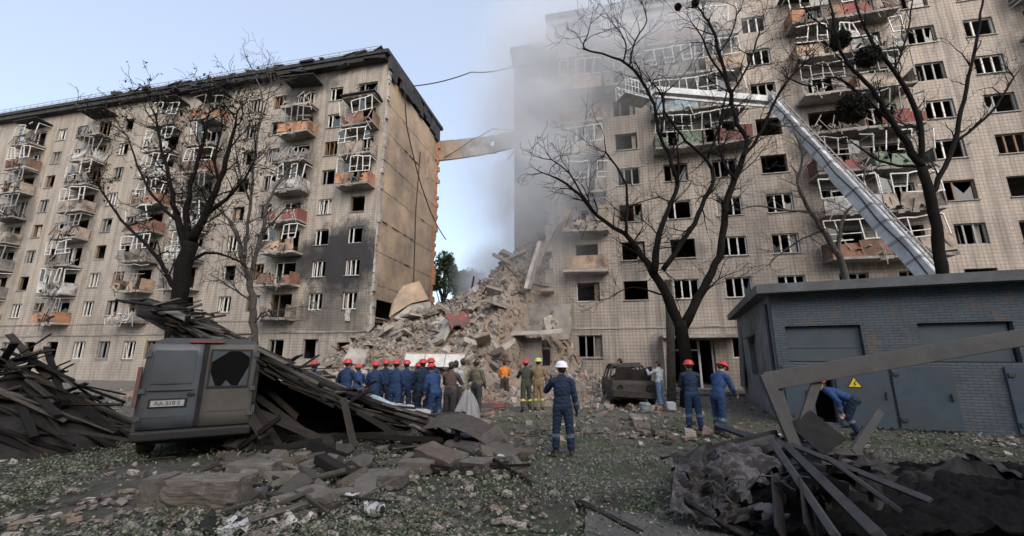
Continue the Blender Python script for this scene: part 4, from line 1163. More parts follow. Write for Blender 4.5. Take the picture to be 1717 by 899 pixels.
slab_obj('concrete_slab', bw(6.4, -3.0, 3.3), (3.2, 2.6, .22), (R(44), R(-22), R(-35)), 'concrete', 'tilted brown floor slab in the middle of the rubble')
slab_obj('concrete_slab', bw(4.6, .5, 5.0), (3.8, 1.2, .2), (R(25), R(-22), R(10)), 'concrete', 'dark slab along the dip of the rubble crest')
slab_obj('concrete_slab', bw(9.6, 2.6, 7.4), (6.5, .8, .22), (R(10), R(-26), R(-8)), 'roof_tar', 'long black roof strip running up the crest of the rubble')
slab_obj('fabric_heap', bw(8.4, -3.3, 4.2), (1.6, 1.3, .08), (R(42), R(-8), R(20)), 'parapet_red', 'dark red carpet caught in the rubble', 'carpet', jit=.2)
slab_obj('concrete_slab', bw(2.6, -5.4, 2.0), (1.3, 1.0, .2), (R(60), R(6), R(-12)), 'concrete_pale', 'small pale square slab above the row of helmets')
for i in range(34):
    t, y = rs.uniform(-2.5, 14), rs.uniform(-8, 4)
    if inside_house(t, y): continue
    h = hill(t, y)
    o = MB().box((0, 0, 0), (rs.uniform(1.0, 2.4), rs.uniform(.5, 1.2), rs.uniform(.12, .22)), None, 0, .07).build('concrete_slab', 'slab')
    o.location = bw(t, y, h + .18); o.rotation_euler = (rs.gauss(.35, .35), rs.gauss(-.1, .35), rs.uniform(0, 6))
    tag(o, 'broken floor slab sticking out of the rubble', 'slab', 'floor slabs in the rubble', 'thing')
for i in range(46):
    t, y = rs.uniform(-2, 14), rs.uniform(-8, 4)
    if inside_house(t, y): continue
    h = hill(t, y); a = bw(t, y, h + .1); L = rs.uniform(.9, 2.6)
    d = Vector((rs.gauss(0, 1), rs.gauss(-.3, .6), rs.gauss(.25, .35))).normalized()
    o = MB().beam((-L / 2, 0, 0), (L / 2, 0, 0), rs.uniform(.06, .14), rs.uniform(.04, .1)).build('timber_piece', 'timber'); o.location = a
    o.rotation_euler = d.to_track_quat('X', 'Z').to_euler()
    tag(o, 'splintered timber lying on the rubble hill', 'timber', 'timbers on the rubble hill')
# white sheet-metal panel in its frame
wp = empty('white_panel', bw(8.1, -6.6, 1.75), YAW + .05, 'long white sheet panel with frame lying across the foot of the rubble', 'panel')
wp.rotation_euler = (R(-22), R(1), YAW + .04)
for i in range(3): MB().box((-1.15 + 1.15 * i, 0, 0), (1.13, .05, .72)).build('sheet', 'window_white', wp)
MB().box((0, -.01, .39), (3.5, .07, .06)).build('top_rail', 'parapet_peach', wp)
for i in range(4): MB().box((-1.73 + 1.153 * i, -.035, 0), (.05, .03, .74)).build('post', 'frame_grey', wp)
pt = MB().beam((0, 0, 0), (.55, -.1, 1.5), .12, .07).build('timber_piece', 'parapet_peach'); pt.location = bw(9.6, -6.9, 1.1); tag(pt, 'pale plank leaning at the right end of the white sheet panel', 'timber')
# a wrecked fridge-white lump and a tangle of white pipe by the window
tg = MB()
for i in range(9):
    a = bw(16.6 + rs.uniform(-.8, .8), -6 + rs.uniform(-.8, .4), .1); tg.tube([a, a + Vector((rs.gauss(0, .3), rs.gauss(0, .2), rs.uniform(.2, .7))), a + Vector((rs.gauss(0, .8), rs.gauss(0, .3), rs.uniform(.05, .6)))], .035, 6)
tag(tg.build('twisted_frame', 'window_white'), 'white window frame twisted into a tangle at the foot of the facade', 'window frame')

# ------------------------------------------------------------------ trees
def limb(mb, pts, n=7, wob=.03, seed=0):
    """pts: (Vector, radius). Smooth it, add wobble, return the points for twigs"""
    rs = random.Random(seed); P = [p for p, r in pts]; Rr = [r for p, r in pts]; out = []; rad = []
    for i in range(len(P) - 1):
        p0 = P[max(i - 1, 0)]; p1 = P[i]; p2 = P[i + 1]; p3 = P[min(i + 2, len(P) - 1)]
        m = max(2, min(5, int((p2 - p1).length / .35)))
        for k in range(m):
            u = k / m
            q = .5 * ((2 * p1) + (p2 - p0) * u + (2 * p0 - 5 * p1 + 4 * p2 - p3) * u * u + (3 * p1 - p0 - 3 * p2 + p3) * u ** 3)
            r = Rr[i] + (Rr[i + 1] - Rr[i]) * u
            out.append(q + Vector((rs.gauss(0, 1), rs.gauss(0, 1), rs.gauss(0, 1))) * wob * min(1, r * 12)); rad.append(r * rs.uniform(.94, 1.07))
    out.append(P[-1]); rad.append(Rr[-1])
    mb.tube(out, rad, n)
    return out, rad
def twigs(mb, a, d, L, r, depth, rs, spread=.7, nseg=4, droop=0.0, tips=None):
    p = Vector(a); d = Vector(d).normalized(); pts = [p.copy()]; rad = [r]
    for i in range(nseg):
        d = (d + Vector((rs.gauss(0, .22), rs.gauss(0, .22), rs.gauss(.03 - droop, .2)))).normalized()
        p = p + d * (L / nseg); pts.append(p.copy()); rad.append(max(.0075, r * (1 - .75 * (i + 1) / nseg)))
        if depth > 0 and rs.random() < .75:
            e = (d + Vector((rs.gauss(0, spread), rs.gauss(0, spread), rs.gauss(.1, spread * .8)))).normalized()
            twigs(mb, p, e, L * rs.uniform(.45, .75), max(.0075, rad[-1] * .75), depth - 1, rs, spread, nseg, droop, tips)
    mb.tube(pts, rad, 5 if r > .02 else 3, cap=False)
    if tips is not None: tips.append(pts[-1])
def pix_tree(name, label, Y, limbs, mat, seed, twig_n=1.0, twig_len=1.3, depth_amp=1.0, twig_depth=2, group=None, leaves=None, cat='tree'):
    """limbs: lists of (px, py, width_px [, dY]) traced along each limb; the first is the trunk"""
    rs = random.Random(seed)
    root = None; trunk = MB(); tw = MB(); tips = []
    for li, L in enumerate(limbs):
        pts = []; amp = rs.uniform(-1, 1) * depth_amp if li else 0
        start = L[0][3] if len(L[0]) > 3 else 0
        for i, q in enumerate(L):
            dy = (q[3] if len(q) > 3 else start + amp * (i / max(1, len(L) - 1)))
            P = at(q[0], q[1], Y + dy); dist = P.y * CP + (P.z - CAM_H) * SP
            pts.append((P, max(.006, q[2] / 2 / FOC * dist * .66)))
        if li == 0:
            pts[0] = (Vector((pts[0][0].x, pts[0][0].y, -.15)), pts[0][1] * 1.25)
        out, rad = limb(trunk, pts, 9 if li == 0 else 7, .024, seed + li)
        for i in range(2, len(out)):
            if rad[i] < .16 and rs.random() < .62 * twig_n and (li or i > len(out) * .6):
                d = (out[i] - out[i - 1]).normalized() + Vector((rs.gauss(0, .9), rs.gauss(0, .7), rs.gauss(.35, .5)))
                twigs(tw, out[i], d, twig_len * rs.uniform(.5, 1.3), min(.034, rad[i] * .6), twig_depth, rs, tips=tips)
        d = out[-1] - out[-2]
        for _ in range(2): twigs(tw, out[-1], d.normalized() + Vector((rs.gauss(0, .4), rs.gauss(0, .4), rs.gauss(0, .4))), twig_len * rs.uniform(.5, 1), min(.03, rad[-1]), twig_depth, rs, tips=tips)
    base = at(limbs[0][0][0], limbs[0][0][1], Y); base.z = 0
    root = empty(name, (0, 0, 0), 0, label, cat, group)
    root.location = base
    for mb, nm in ((trunk, 'trunk'), (tw, 'branches')):
        for i, q in enumerate(mb.v): mb.v[i] = q - base
        ob = mb.build(nm, mat, root, True)
        if nm == 'branches': tag(ob, kind='stuff')
    if leaves:
        nr = np.random.RandomState(seed); T = np.array([t[:] for t in tips]); k = leaves[0]
        Pp = T[nr.randint(0, len(T), k)] + nr.normal(0, leaves[1], (k, 3)) - np.array(base[:])
        link('leaves', scatter_leaves(Pp, leaves[2], 'leaves', leaves[3], nr, 1.2), root)
    return root, tips

pix_tree('bare_tree', 'scorched black forked tree with bare limbs in front of the tiled block', 16.8, [
    [(1153, 655, 36), (1152, 620, 32), (1148, 585, 31), (1143, 560, 32), (1140, 540, 34)],
    [(1140, 545, 28, 0), (1115, 490, 24), (1097, 457, 21), (1078, 428, 15), (1060, 405, 13), (1030, 380, 10), (1000, 360, 9), (965, 320, 7), (935, 300, 5), (910, 290, 3)],
    [(1097, 457, 19, -.05), (1100, 425, 17), (1105, 395, 15), (1118, 360, 12), (1135, 312, 11), (1128, 275, 10), (1108, 232, 9), (1100, 190, 8), (1085, 150, 8), (1062, 117, 7), (1040, 102, 6), (1010, 90, 5), (978, 82, 4), (985, 60, 3), (990, 40, 2)],
    [(1146, 548, 26, 0), (1170, 500, 22), (1187, 468, 20), (1205, 430, 18), (1213, 390, 18), (1216, 345, 17), (1232, 300, 15), (1246, 265, 13), (1253, 235, 11), (1237, 208, 10), (1225, 160, 10), (1215, 120, 9), (1205, 90, 8), (1195, 50, 6), (1170, 12, 4)],
    [(1246, 265, 9), (1270, 232, 8), (1290, 192, 7), (1310, 150, 6), (1332, 122, 5), (1360, 98, 3)],
    [(1050, 396, 8), (1051, 350, 8), (1050, 312, 6), (1035, 282, 5), (1016, 255, 3)],
    [(1000, 360, 6), (975, 325, 5), (955, 290, 4), (925, 268, 3)],
    [(1045, 105, 5), (1050, 78, 4), (1042, 58, 3), (1026, 38, 2)],
    [(1055, 112, 5), (1065, 68, 4), (1085, 35, 3), (1078, 8, 2)],
    [(1108, 232, 6), (1113, 190, 6), (1110, 160, 5), (1092, 138, 3)],
    [(1113, 186, 6), (1150, 236, 7), (1185, 266, 8), (1197, 300, 10), (1180, 335, 11), (1165, 375, 12), (1130, 425, 13), (1112, 452, 14)],
    [(1215, 130, 6), (1190, 95, 5), (1176, 62, 4), (1160, 38, 2)],
    [(1225, 160, 6), (1250, 118, 5), (1268, 70, 4), (1280, 30, 2)],
    [(1232, 300, 8), (1215, 275, 7), (1205, 235, 6), (1210, 190, 5), (1222, 140, 3)],
    [(1187, 266, 6), (1200, 225, 5), (1215, 190, 3)],
    [(1135, 312, 6), (1138, 280, 5), (1135, 240, 3)],
    [(1118, 496, 6), (1090, 488, 5), (1062, 482, 3), (1040, 488, 2)],
    [(1168, 505, 6), (1188, 484, 4), (1205, 468, 3)],
    [(1205, 90, 5), (1225, 60, 4), (1235, 25, 3)],
], 'bark', 1, 1.0, 1.6, 1.0, 2)
pix_tree('bare_tree', 'slender bare tree with upright limbs before the blackened half of the block', 19.5, [
    [(427, 640, 18), (427, 585, 17), (426, 540, 17), (423, 500, 15), (418, 472, 15)],
    [(418, 472, 12, 0), (408, 440, 11), (400, 402, 9), (386, 372, 7), (366, 350, 5), (345, 320, 3)],
    [(418, 476, 11, 0), (426, 440, 10), (440, 390, 9), (450, 340, 8), (465, 310, 5), (482, 285, 3)],
    [(410, 447, 10, 0), (412, 400, 8), (420, 340, 7), (425, 280, 6), (432, 220, 5), (440, 160, 4), (412, 95, 2)],
    [(440, 390, 5), (458, 372, 4), (478, 350, 3)],
    [(432, 220, 4), (445, 180, 3), (455, 140, 2)],
    [(420, 340, 4), (405, 300, 4), (395, 250, 3), (390, 205, 2)],
    [(426, 545, 5), (440, 525, 4), (470, 520, 3), (500, 515, 2)],
    [(424, 505, 5), (395, 488, 4), (370, 470, 3)],
], 'bark_grey', 2, .9, 1.5, .9, 2)
pix_tree('bare_tree', 'thick dark tree with a tangle of scorched twigs behind the collapsed shed', 15.5, [
    [(284, 640, 42), (290, 570, 38), (300, 500, 36), (310, 445, 36), (322, 405, 33)],
    [(322, 405, 22, 0), (345, 360, 17), (368, 305, 12), (385, 250, 10), (396, 200, 5)],
    [(320, 408, 18, 0), (312, 360, 14), (322, 300, 10), (340, 240, 8), (350, 190, 4)],
    [(315, 420, 20, 0), (298, 370, 14), (285, 310, 10), (272, 250, 7), (262, 200, 4)],
    [(345, 360, 12), (378, 335, 9), (410, 300, 6), (430, 260, 3)],
    [(300, 500, 12, 0), (275, 450, 10), (245, 410, 8), (205, 370, 6), (170, 320, 4)],
    [(310, 445, 10, 0), (345, 425, 8), (385, 430, 5), (410, 445, 3)],
    [(298, 370, 8), (265, 340, 7), (235, 290, 5), (215, 230, 3)],
    [(368, 305, 8), (360, 260, 6), (372, 215, 4), (368, 170, 2)],
], 'bark', 3, 1.0, 1.4, 1.2, 3, leaves=(900, .07, .08, 'dry_leaf'))
pix_tree('bare_tree', 'bare tree standing behind the brick kiosk with a crooked trunk', 21.5, [
    [(1424, 640, 20), (1422, 520, 19), (1418, 465, 17), (1405, 430, 15), (1382, 388, 13)],
    [(1382, 388, 11, 0), (1352, 345, 9), (1338, 305, 7), (1345, 262, 5), (1330, 215, 3)],
    [(1405, 430, 9, 0), (1412, 370, 8), (1440, 330, 6), (1452, 280, 4)],
    [(1360, 355, 6), (1310, 352, 5), (1270, 345, 4), (1240, 352, 2)],
    [(1382, 388, 6), (1345, 400, 4), (1310, 425, 3)],
], 'bark_grey', 4, 1.2, 1.5, .9, 2)
rt, tips = pix_tree('bare_tree', 'tall bare tree carrying round dark mistletoe clumps behind the kiosk', 16.2, [
    [(1590, 640, 28), (1585, 500, 26), (1570, 380, 23), (1545, 280, 19)],
    [(1545, 280, 18, 0), (1500, 210, 13), (1462, 150, 10), (1425, 110, 8), (1405, 70, 7), (1395, 20, 5), (1385, -25, 4)],
    [(1505, 216, 8), (1450, 165, 7), (1400, 130, 5), (1360, 145, 4), (1320, 130, 3)],
    [(1545, 280, 14, 0), (1540, 200, 12), (1500, 120, 9), (1462, 70, 7), (1440, 20, 5), (1428, -30, 4)],
    [(1560, 330, 12, 0), (1600, 240, 11), (1620, 150, 8), (1640, 60, 6), (1650, -20, 4)],
    [(1408, 72, 5), (1390, 50, 4), (1362, 30, 3), (1345, 6, 2)],
    [(1425, 112, 4), (1370, 110, 3), (1330, 100, 2)],
    [(1600, 240, 7), (1660, 190, 6), (1700, 130, 4)],
    [(1500, 120, 5), (1520, 60, 4), (1530, 0, 3)],
    [(1545, 280, 8, 0), (1490, 275, 6), (1460, 260, 5), (1430, 240, 3)],
], 'bark', 5, .9, 1.3, .5, 2)
rs = random.Random(8)
def mistletoe(px, py, Y, r, label, dens=1.0):
    c = at(px, py, Y); root = empty('mistletoe', c, 0, label, 'plant', 'mistletoe clumps in the bare trees')
    tw = MB(); tp = []
    for i in range(int(70 * dens)):
        d = Vector((rs.gauss(0, 1), rs.gauss(0, 1), rs.gauss(0, 1))).normalized()
        twigs(tw, (0, 0, 0), d, r * rs.uniform(.7, 1.05), .012, 1, rs, .5, 3, 0, tp)
    tw.build('stems', 'bark', root)
    nr = np.random.RandomState(int(px)); k = int(1500 * dens)
    dd = nr.normal(0, 1, (k, 3)); dd /= np.linalg.norm(dd, axis=1)[:, None]
    link('leaves', scatter_leaves(dd * (r * nr.uniform(.25, 1.0, k) ** .5)[:, None], .085, 'leaves', 'mistletoe_leaf', nr, 1.4), root)
island_palette('mistletoe_leaf', [(0.016, 0.020, 0.012), (0.026, 0.032, 0.018), (0.012, 0.014, 0.010)], .8, 4, 0)
mistletoe(1409, 68, 16.3, .42, 'small round mistletoe clump on the upper limb before an orange balcony')
mistletoe(1430, 182, 16.2, .66, 'large round mistletoe clump below the other clumps, before the peach balconies', 1.6)
mistletoe(1455, 95, 16.0, .5, 'round mistletoe clump close to the limb behind the small one')
mistletoe(1166, 5, 16.8, .17, 'tiny mistletoe tuft at the tip of the forked black tree', .35)
mistletoe(1137, 12, 16.8, .15, 'tiny dark tuft on the thin outer twigs of the forked black tree', .3)

# leafy tree far behind the gap
def leafy(name, label, X, Y, h, r, seed, nl=9000):
    rs = random.Random(seed); nr = np.random.RandomState(seed)
    root = empty(name, (X, Y, 0), 0, label, 'tree', 'leafy trees behind the gap')
    t = MB(); limb(t, [(Vector((0, 0, -.2)), .35), (Vector((.2, 0, h * .35)), .28), (Vector((.1, .2, h * .7)), .15), (Vector((0, .2, h * .95)), .04)], 8, .05, seed)
    cl = []
    for i in range(26):
        a = rs.uniform(0, 6.28); zz = rs.uniform(.3, 1.0); rr = r * math.sin(min(1, (1.08 - zz) * 1.6) * 1.5) * rs.uniform(.4, 1)
        c = Vector((math.cos(a) * rr, math.sin(a) * rr, h * zz)); cl.append((c, rs.uniform(.5, 1.1) * r * .32))
        limb(t, [(Vector((.1, .1, h * max(.2, zz - .25))), .09), ((c + Vector((0, 0, h * max(.2, zz - .2)))) * .5, .06), (c, .02)], 5, .04, seed + i)
    t.build('trunk', 'bark_grey', root)
    P = []
    for i in range(nl):
        c, s = cl[rs.randrange(len(cl))]; d = Vector((rs.gauss(0, 1), rs.gauss(0, 1), rs.gauss(0, .8))).normalized() * s * rs.uniform(.3, 1) ** .5; P.append((c + d)[:])
    link('crown', scatter_leaves(np.array(P), .24, 'crown', 'tree_leaf', nr, 1.2), root)
leafy('leafy_tree', 'rounded green tree rising behind the gap beside the bare end wall', col_at(742, 52, 9), 52, 14.5, 4.2, 31)
leafy('leafy_tree', 'lower green tree in smoke behind the crest of the rubble', col_at(785, 60, 9), 60, 13.8, 4.6, 32)
leafy('leafy_tree', 'distant green tree hidden mostly by the rubble crest', col_at(830, 70, 9), 70, 11.0, 5.0, 33)

# ------------------------------------------------------------------ brick kiosk (substation) on the right
def brick_paint():
    m, nt, b = new_mat('painted_brick')
    tc = N(nt, 'ShaderNodeTexCoord'); obj = tc.outputs['Object']; sep = N(nt, 'ShaderNodeSeparateXYZ'); nt.links.new(obj, sep.inputs[0])
    comb = N(nt, 'ShaderNodeCombineXYZ'); nt.links.new(math_n(nt, 'ADD', sep.outputs[0], sep.outputs[1]), comb.inputs[0]); nt.links.new(sep.outputs[2], comb.inputs[1])
    br = N(nt, 'ShaderNodeTexBrick', offset=.5, i_Scale=1.0, i_Mortar_Size=.012, i_Mortar_Smooth=.2, i_Brick_Width=.26, i_Row_Height=.078)
    br.inputs['Color1'].default_value = (.085, .106, .128, 1); br.inputs['Color2'].default_value = (.07, .09, .112, 1); br.inputs['Mortar'].default_value = (.045, .057, .07, 1)
    nt.links.new(comb.outputs[0], br.inputs['Vector'])
    col = mix(nt, .9, br.outputs['Color'], ramp(nt, nz(nt, obj, .8, 7, .7), [(.28, (.45, .45, .46)), (.5, (.9, .9, .9)), (.75, (1.2, 1.2, 1.2))]), 'MULTIPLY')
    col = mix(nt, ramp(nt, nz(nt, obj, 2.3, 5, .65), [(.56, (0, 0, 0)), (.62, (.85, .85, .85))]), col, (.12, .085, .068))
    nt.links.new(col, b.inputs['Base Color']); b.inputs['Roughness'].default_value = .85
    bump(nt, b, math_n(nt, 'ADD', math_n(nt, 'MULTIPLY', br.outputs['Fac'], -.8), math_n(nt, 'MULTIPLY', nz(nt, obj, 14, 5, .7), .4)), .8, .02)
    MATS['painted_brick'] = m
brick_paint()
mottled('painted_metal', (.036, .057, .08), (.062, .088, .115), 2.2, .6, .1, .4, dirt=(.06, .07, .08))
mottled('kiosk_concrete', (.085, .095, .103), (.145, .155, .163), 1.6, .95, 0, .8, dirt=(.09, .09, .092))
mottled('kiosk_panel', (.05, .068, .08), (.08, .10, .115), 1.4, .5, .1, .3, dirt=(.07, .09, .10))
mottled('kiosk_plaster_skylit', (.12, .135, .15), (.21, .225, .24), 1.7, .9, 0, .8, dirt=(.10, .085, .075))  # paler paint, with sky light from the left put into its colour
KA = R(-23); KC = Vector((8.05, 12.6, 0)); KH = 3.85
kiosk = empty('brick_kiosk', KC, KA, 'grey-blue painted brick substation kiosk with flat concrete roof and metal doors', 'kiosk')
KW, KD = 13.0, 9.5
fh = [(.3, 2.15, 1.80, 2.85), (.78, 1.28, .1, 1.72), (3.4, 5.3, 1.80, 2.85), (6.5, 8.4, 1.80, 2.85)]
wall_with_holes(0, KW, -.2, KH, fh, .25).build('front_wall', 'painted_brick', kiosk)
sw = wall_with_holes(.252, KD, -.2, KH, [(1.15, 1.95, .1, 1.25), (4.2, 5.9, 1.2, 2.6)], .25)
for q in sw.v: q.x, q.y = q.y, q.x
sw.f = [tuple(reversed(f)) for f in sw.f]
sw.build('side_wall', 'kiosk_plaster_skylit', kiosk)
MB().span((.252, KD - .25, -.2), (KW, KD, KH - .02)).build('rear_wall', 'painted_brick', kiosk); MB().span((KW - .25, .252, -.2), (KW - .002, KD - .252, KH - .02)).build('side_wall', 'painted_brick', kiosk)
MB().span((-.38, -.42, KH), (KW + .4, KD + .3, KH + .27)).build('roof_slab', 'kiosk_concrete', kiosk)
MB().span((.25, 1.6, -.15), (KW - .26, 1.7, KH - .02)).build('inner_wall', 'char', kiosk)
for q in (.3, 3.4, 6.5): MB().span((q + .02, .12, 1.82), (q + 1.83, .17, 2.83)).build('infill_panel', 'kiosk_panel', kiosk)
MB().span((.32, .105, 2.2), (2.13, .118, 2.23)).build('panel_rib', 'kiosk_panel', kiosk)
for (a, b_) in ((.08, .74), (1.34, 2.55), (2.62, 3.9), (4.9, 6.1), (6.18, 7.4)):
    d = bevelled(MB().span((a, -.06, .06), (b_, -.006, 1.7)).build('metal_door', 'painted_metal', kiosk), .012)
    for k in (.25, 1.45): MB().span((a + .03, -.10, k), (a + .16, -.062, k + .09)).build('hinge', 'steel_dark', d)
    MB().span((b_ - .14, -.11, .82), (b_ - .09, -.062, 1.0)).build('handle', 'steel_dark', d)
sg = MB().add([Vector((1.76 + math.cos(a) * .2, -.069, 1.20 + math.sin(a) * .2)) for a in (R(90), R(210), R(330))] + [Vector((1.76 + math.cos(a) * .2, -.062, 1.20 + math.sin(a) * .2)) for a in (R(90), R(210), R(330))], [(0, 1, 2), (5, 4, 3), (0, 3, 4, 1), (1, 4, 5, 2), (2, 5, 3, 0)])
plain('sign_yellow', (.62, .47, .02), .5, bumpv=0); plain('sign_black', (.02, .02, .02), .5, bumpv=0)
sign = sg.build('warning_triangle', 'sign_black', kiosk)
sy = MB().add([Vector((1.76 + math.cos(a) * .165, -.0735, 1.20 + math.sin(a) * .165)) for a in (R(90), R(210), R(330))] + [Vector((1.76 + math.cos(a) * .165, -.070, 1.20 + math.sin(a) * .165)) for a in (R(90), R(210), R(330))], [(0, 1, 2), (5, 4, 3), (0, 3, 4, 1), (1, 4, 5, 2), (2, 5, 3, 0)]).build('yellow_field', 'sign_yellow', sign)
bolt = [(.02, .10), (-.035, .0), (.005, .0), (-.02, -.075), (.04, .02), (.0, .02), (.045, .10)]
MB().add([Vector((1.76 + x, -.0775, 1.185 + z)) for x, z in bolt] + [Vector((1.76 + x, -.074, 1.185 + z)) for x, z in bolt], [tuple(range(7)), tuple(reversed(range(7, 14)))] + [(i, i + 7, (i + 1) % 7 + 7, (i + 1) % 7) for i in range(7)]).build('lightning_bolt', 'sign_black', sign)
MB().box((-.16, 5.0, 2.75), (.3, 2.3, .06), Matrix.Rotation(-.5, 3, 'Y')).build('awning', 'kiosk_concrete', kiosk)
MB().box((-.05, 8.6, 2.1), (.06, 1.5, 3.2), Matrix.Rotation(.06, 3, 'Y')).build('loose_panel', 'kiosk_concrete', kiosk)
MB().tube([(-.06, .5, 0), (-.06, .5, 3.6)], .045, 8).build('drain_pipe', 'steel_dark', kiosk)

# ------------------------------------------------------------------ aerial platform truck behind the kiosk, its white boom over the facade
mottled('boom_white', (.40, .42, .44), (.58, .60, .62), 2.2, .5, 0, .3, dirt=(.30, .31, .32))
plain('truck_red', (.35, .03, .025), .4)
elbow = at(1292, 168, 23.0); low = at(1458, 350, 19.0); d = (low - elbow).normalized(); basez = 2.6
tt = (basez - elbow.z) / d.z; foot = elbow + d * tt
truck = empty('aerial_platform_truck', (foot.x, foot.y, 0), .35, 'aerial platform truck behind the kiosk with a long white articulated boom', 'truck')
def tl(p): return truck.matrix_basis.inverted() @ Vector(p)
MB().box((0, 1.0, .85), (2.3, 8.0, .35)).build('chassis', 'steel_dark', truck)
bevelled(MB().box((0, -3.3, 1.75), (2.4, 1.7, 1.9)).build('cab', 'truck_red', truck), .12, 3)
bevelled(MB().box((0, 2.8, 1.5), (2.3, 3.6, 1.0)).build('equipment_body', 'truck_red', truck), .05)
MB().box((0, -4.17, 2.15), (2.0, .03, .75)).build('windscreen', 'glass', truck)
for sx in (-1, 1):
    for yy in (-2.9, 2.2, 3.6):
        w = MB().lathe([(.2, -.14), (.46, -.14), (.5, -.1), (.5, .1), (.46, .14), (.2, .14)], 20, (sx * 1.1, yy, .5), 0, Matrix.Rotation(R(90), 3, 'Y')).build('wheel', 'boot', truck)
MB().lathe([(.9, 1.03), (.9, 1.3), (.6, 1.35), (.6, 2.3)], 20, (0, 0, 0)).build('turntable', 'boom_white', truck)
e_l, f_l, m_l = tl(elbow), tl(foot), tl(elbow.lerp(foot, .5))
lowb = MB().beam(f_l, e_l.lerp(f_l, .42), .66, .66).build('lower_boom', 'boom_white', truck)
MB().beam(e_l.lerp(f_l, .44), e_l, .48, .52).build('boom_extension', 'boom_white', truck)
rs = random.Random(4)
for i in range(13):
    c = f_l.lerp(e_l, .1 + .065 * i); MB().beam(c - (e_l - f_l).normalized() * .06, c + (e_l - f_l).normalized() * .06, .70 if i < 7 else .52, .70 if i < 7 else .56).build('boom_collar', 'frame_grey', lowb)
MB().lathe([(.2, -.36), (.36, -.36), (.36, .36), (.2, .36)], 14, e_l, 0, Matrix.Rotation(R(90), 3, 'X')).build('elbow_joint', 'frame_grey', truck)
ax_ = (e_l - f_l).normalized(); sd_ = Vector((0, 0, 1)).cross(ax_).normalized(); tp_ = ax_.cross(sd_).normalized()
for s_ in (-1, 1):
    MB().tube([f_l.lerp(e_l, .05) + sd_ * s_ * .26 + tp_ * .46, f_l.lerp(e_l, .98) + sd_ * s_ * .2 + tp_ * .42], .035, 6).build('ladder_rail', 'frame_grey', truck)
    MB().tube([f_l.lerp(e_l, u) + sd_ * s_ * .37 + tp_ * (.12 + .05 * math.sin(u * 30)) for u in np.linspace(.05, .97, 24)], .03, 6).build('hose', 'boot', truck)
LN = (e_l - f_l).length
for i in range(int(LN / .55)):
    c = f_l.lerp(e_l, .06 + .92 * i * .55 / LN) + tp_ * .44; MB().tube([c - sd_ * .24, c + sd_ * .24], .022, 5).build('rung', 'frame_grey', truck)
    if i % 2: MB().beam(c - tp_ * .1 - sd_ * .345, c - tp_ * .62 - sd_ * .345 + ax_ * .5, .05, .03, 0, sd_).build('brace', 'frame_grey', truck)
tipw = at(1098, 152, 22.6); t_l = tl(tipw)
MB().beam(e_l, t_l, .34, .40).build('upper_boom', 'boom_white', truck); MB().beam(e_l + Vector((0, 0, -.5)), t_l + Vector((0, 0, -.42)), .10, .14).build('levelling_rod', 'boom_white', truck)
bk = MB(); bx = tl(at(1062, 156, 22.6)); w2, h2, d2 = .95, 1.0, .5
for z in (-.5, 0, .5):
    for (a, b_) in (((-1, -1), (1, -1)), ((1, -1), (1, 1)), ((1, 1), (-1, 1)), ((-1, 1), (-1, -1))):
        bk.beam(bx + Vector((a[0] * w2, a[1] * d2, z)), bx + Vector((b_[0] * w2, b_[1] * d2, z)), .05, .05)
for k in range(9):
    for s in (-1, 1): bk.beam(bx + Vector((-w2 + k * w2 / 4, s * d2, -.5)), bx + Vector((-w2 + k * w2 / 4, s * d2, .5)), .035, .035)
bk.box(bx + Vector((0, 0, -.53)), (2 * w2, 2 * d2, .05)); bk.beam(bx + Vector((w2, 0, -.2)), t_l, .2, .25)
bk.build('basket', 'boom_white', truck)

# ------------------------------------------------------------------ grey van at the left, rear doors towards the camera
mottled('van_paint', (.055, .064, .074), (.082, .093, .105), 1.3, .45, .1, .1, dirt=(.06, .062, .066))
mottled('van_paint_dusty', (.06, .059, .054), (.095, .091, .083), 1.3, .6, .05, .1, dirt=(.06, .058, .052))
VY = R(30); VC = at(316, 780, 8.6); VC.z = 0
van = empty('parked_van', VC, VY, 'dusty grey panel van crushed under the collapsed timber shed', 'van')
W2, HV = .98, 2.32
def van_shell():
    mb = MB(); prof = [(-W2, .55), (-W2 * 1.0, 1.3), (-W2 * .96, 1.95), (-W2 * .84, HV - .06), (-W2 * .7, HV), (W2 * .7, HV), (W2 * .84, HV - .06), (W2 * .96, 1.95), (W2, 1.3), (W2, .55)]
    ys = [.06, .3, 1.6, 3.2, 4.1, 4.7, 5.2]; sc = [1, 1, 1, 1, .98, .9, .86]; hz = [1, 1, 1, 1, .98, .72, .52]
    for y, s_, hh in zip(ys, sc, hz):
        for (x, z) in prof: mb.v.append(Vector((x * s_, y, .55 + (z - .55) * hh)))
    n = len(prof)
    for i in range(len(ys) - 1):
        for j in range(n):
            a = i * n + j; b_ = i * n + (j + 1) % n; mb.f.append((a, b_, b_ + n, a + n)); mb.m.append(0)
    mb.f.append(tuple(range(n))); mb.m.append(0); mb.f.append(tuple(reversed(range((len(ys) - 1) * n, len(ys) * n)))); mb.m.append(0)
    return mb
van_shell().build('body', 'van_paint', van)
def van_door(x0, x1, mat, rot=0.0, hx=None):
    z0, z1 = .58, 2.2; k0, rough_box.k = rough_box.k, .012
    me = rough_box((x1 - x0, .08, z1 - z0), x0 * 7 + 3, .011); rough_box.k = k0
    me.transform(Matrix.Translation(((x0 + x1) / 2, .012, (z0 + z1) / 2))); me.materials.append(MATS[mat])
    for f in me.polygons: f.use_smooth = abs(f.normal.y) > .8
    return link('rear_door', me, van)
dl = van_door(-W2 * .93, -.03, 'van_paint'); dr = van_door(.05, W2 * .93, 'van_paint_dusty')
bevelled(MB().span((-W2 * .82, -.045, 1.42), (-.14, -.031, 2.08)).build('window_recess', 'van_paint', dl), .006)
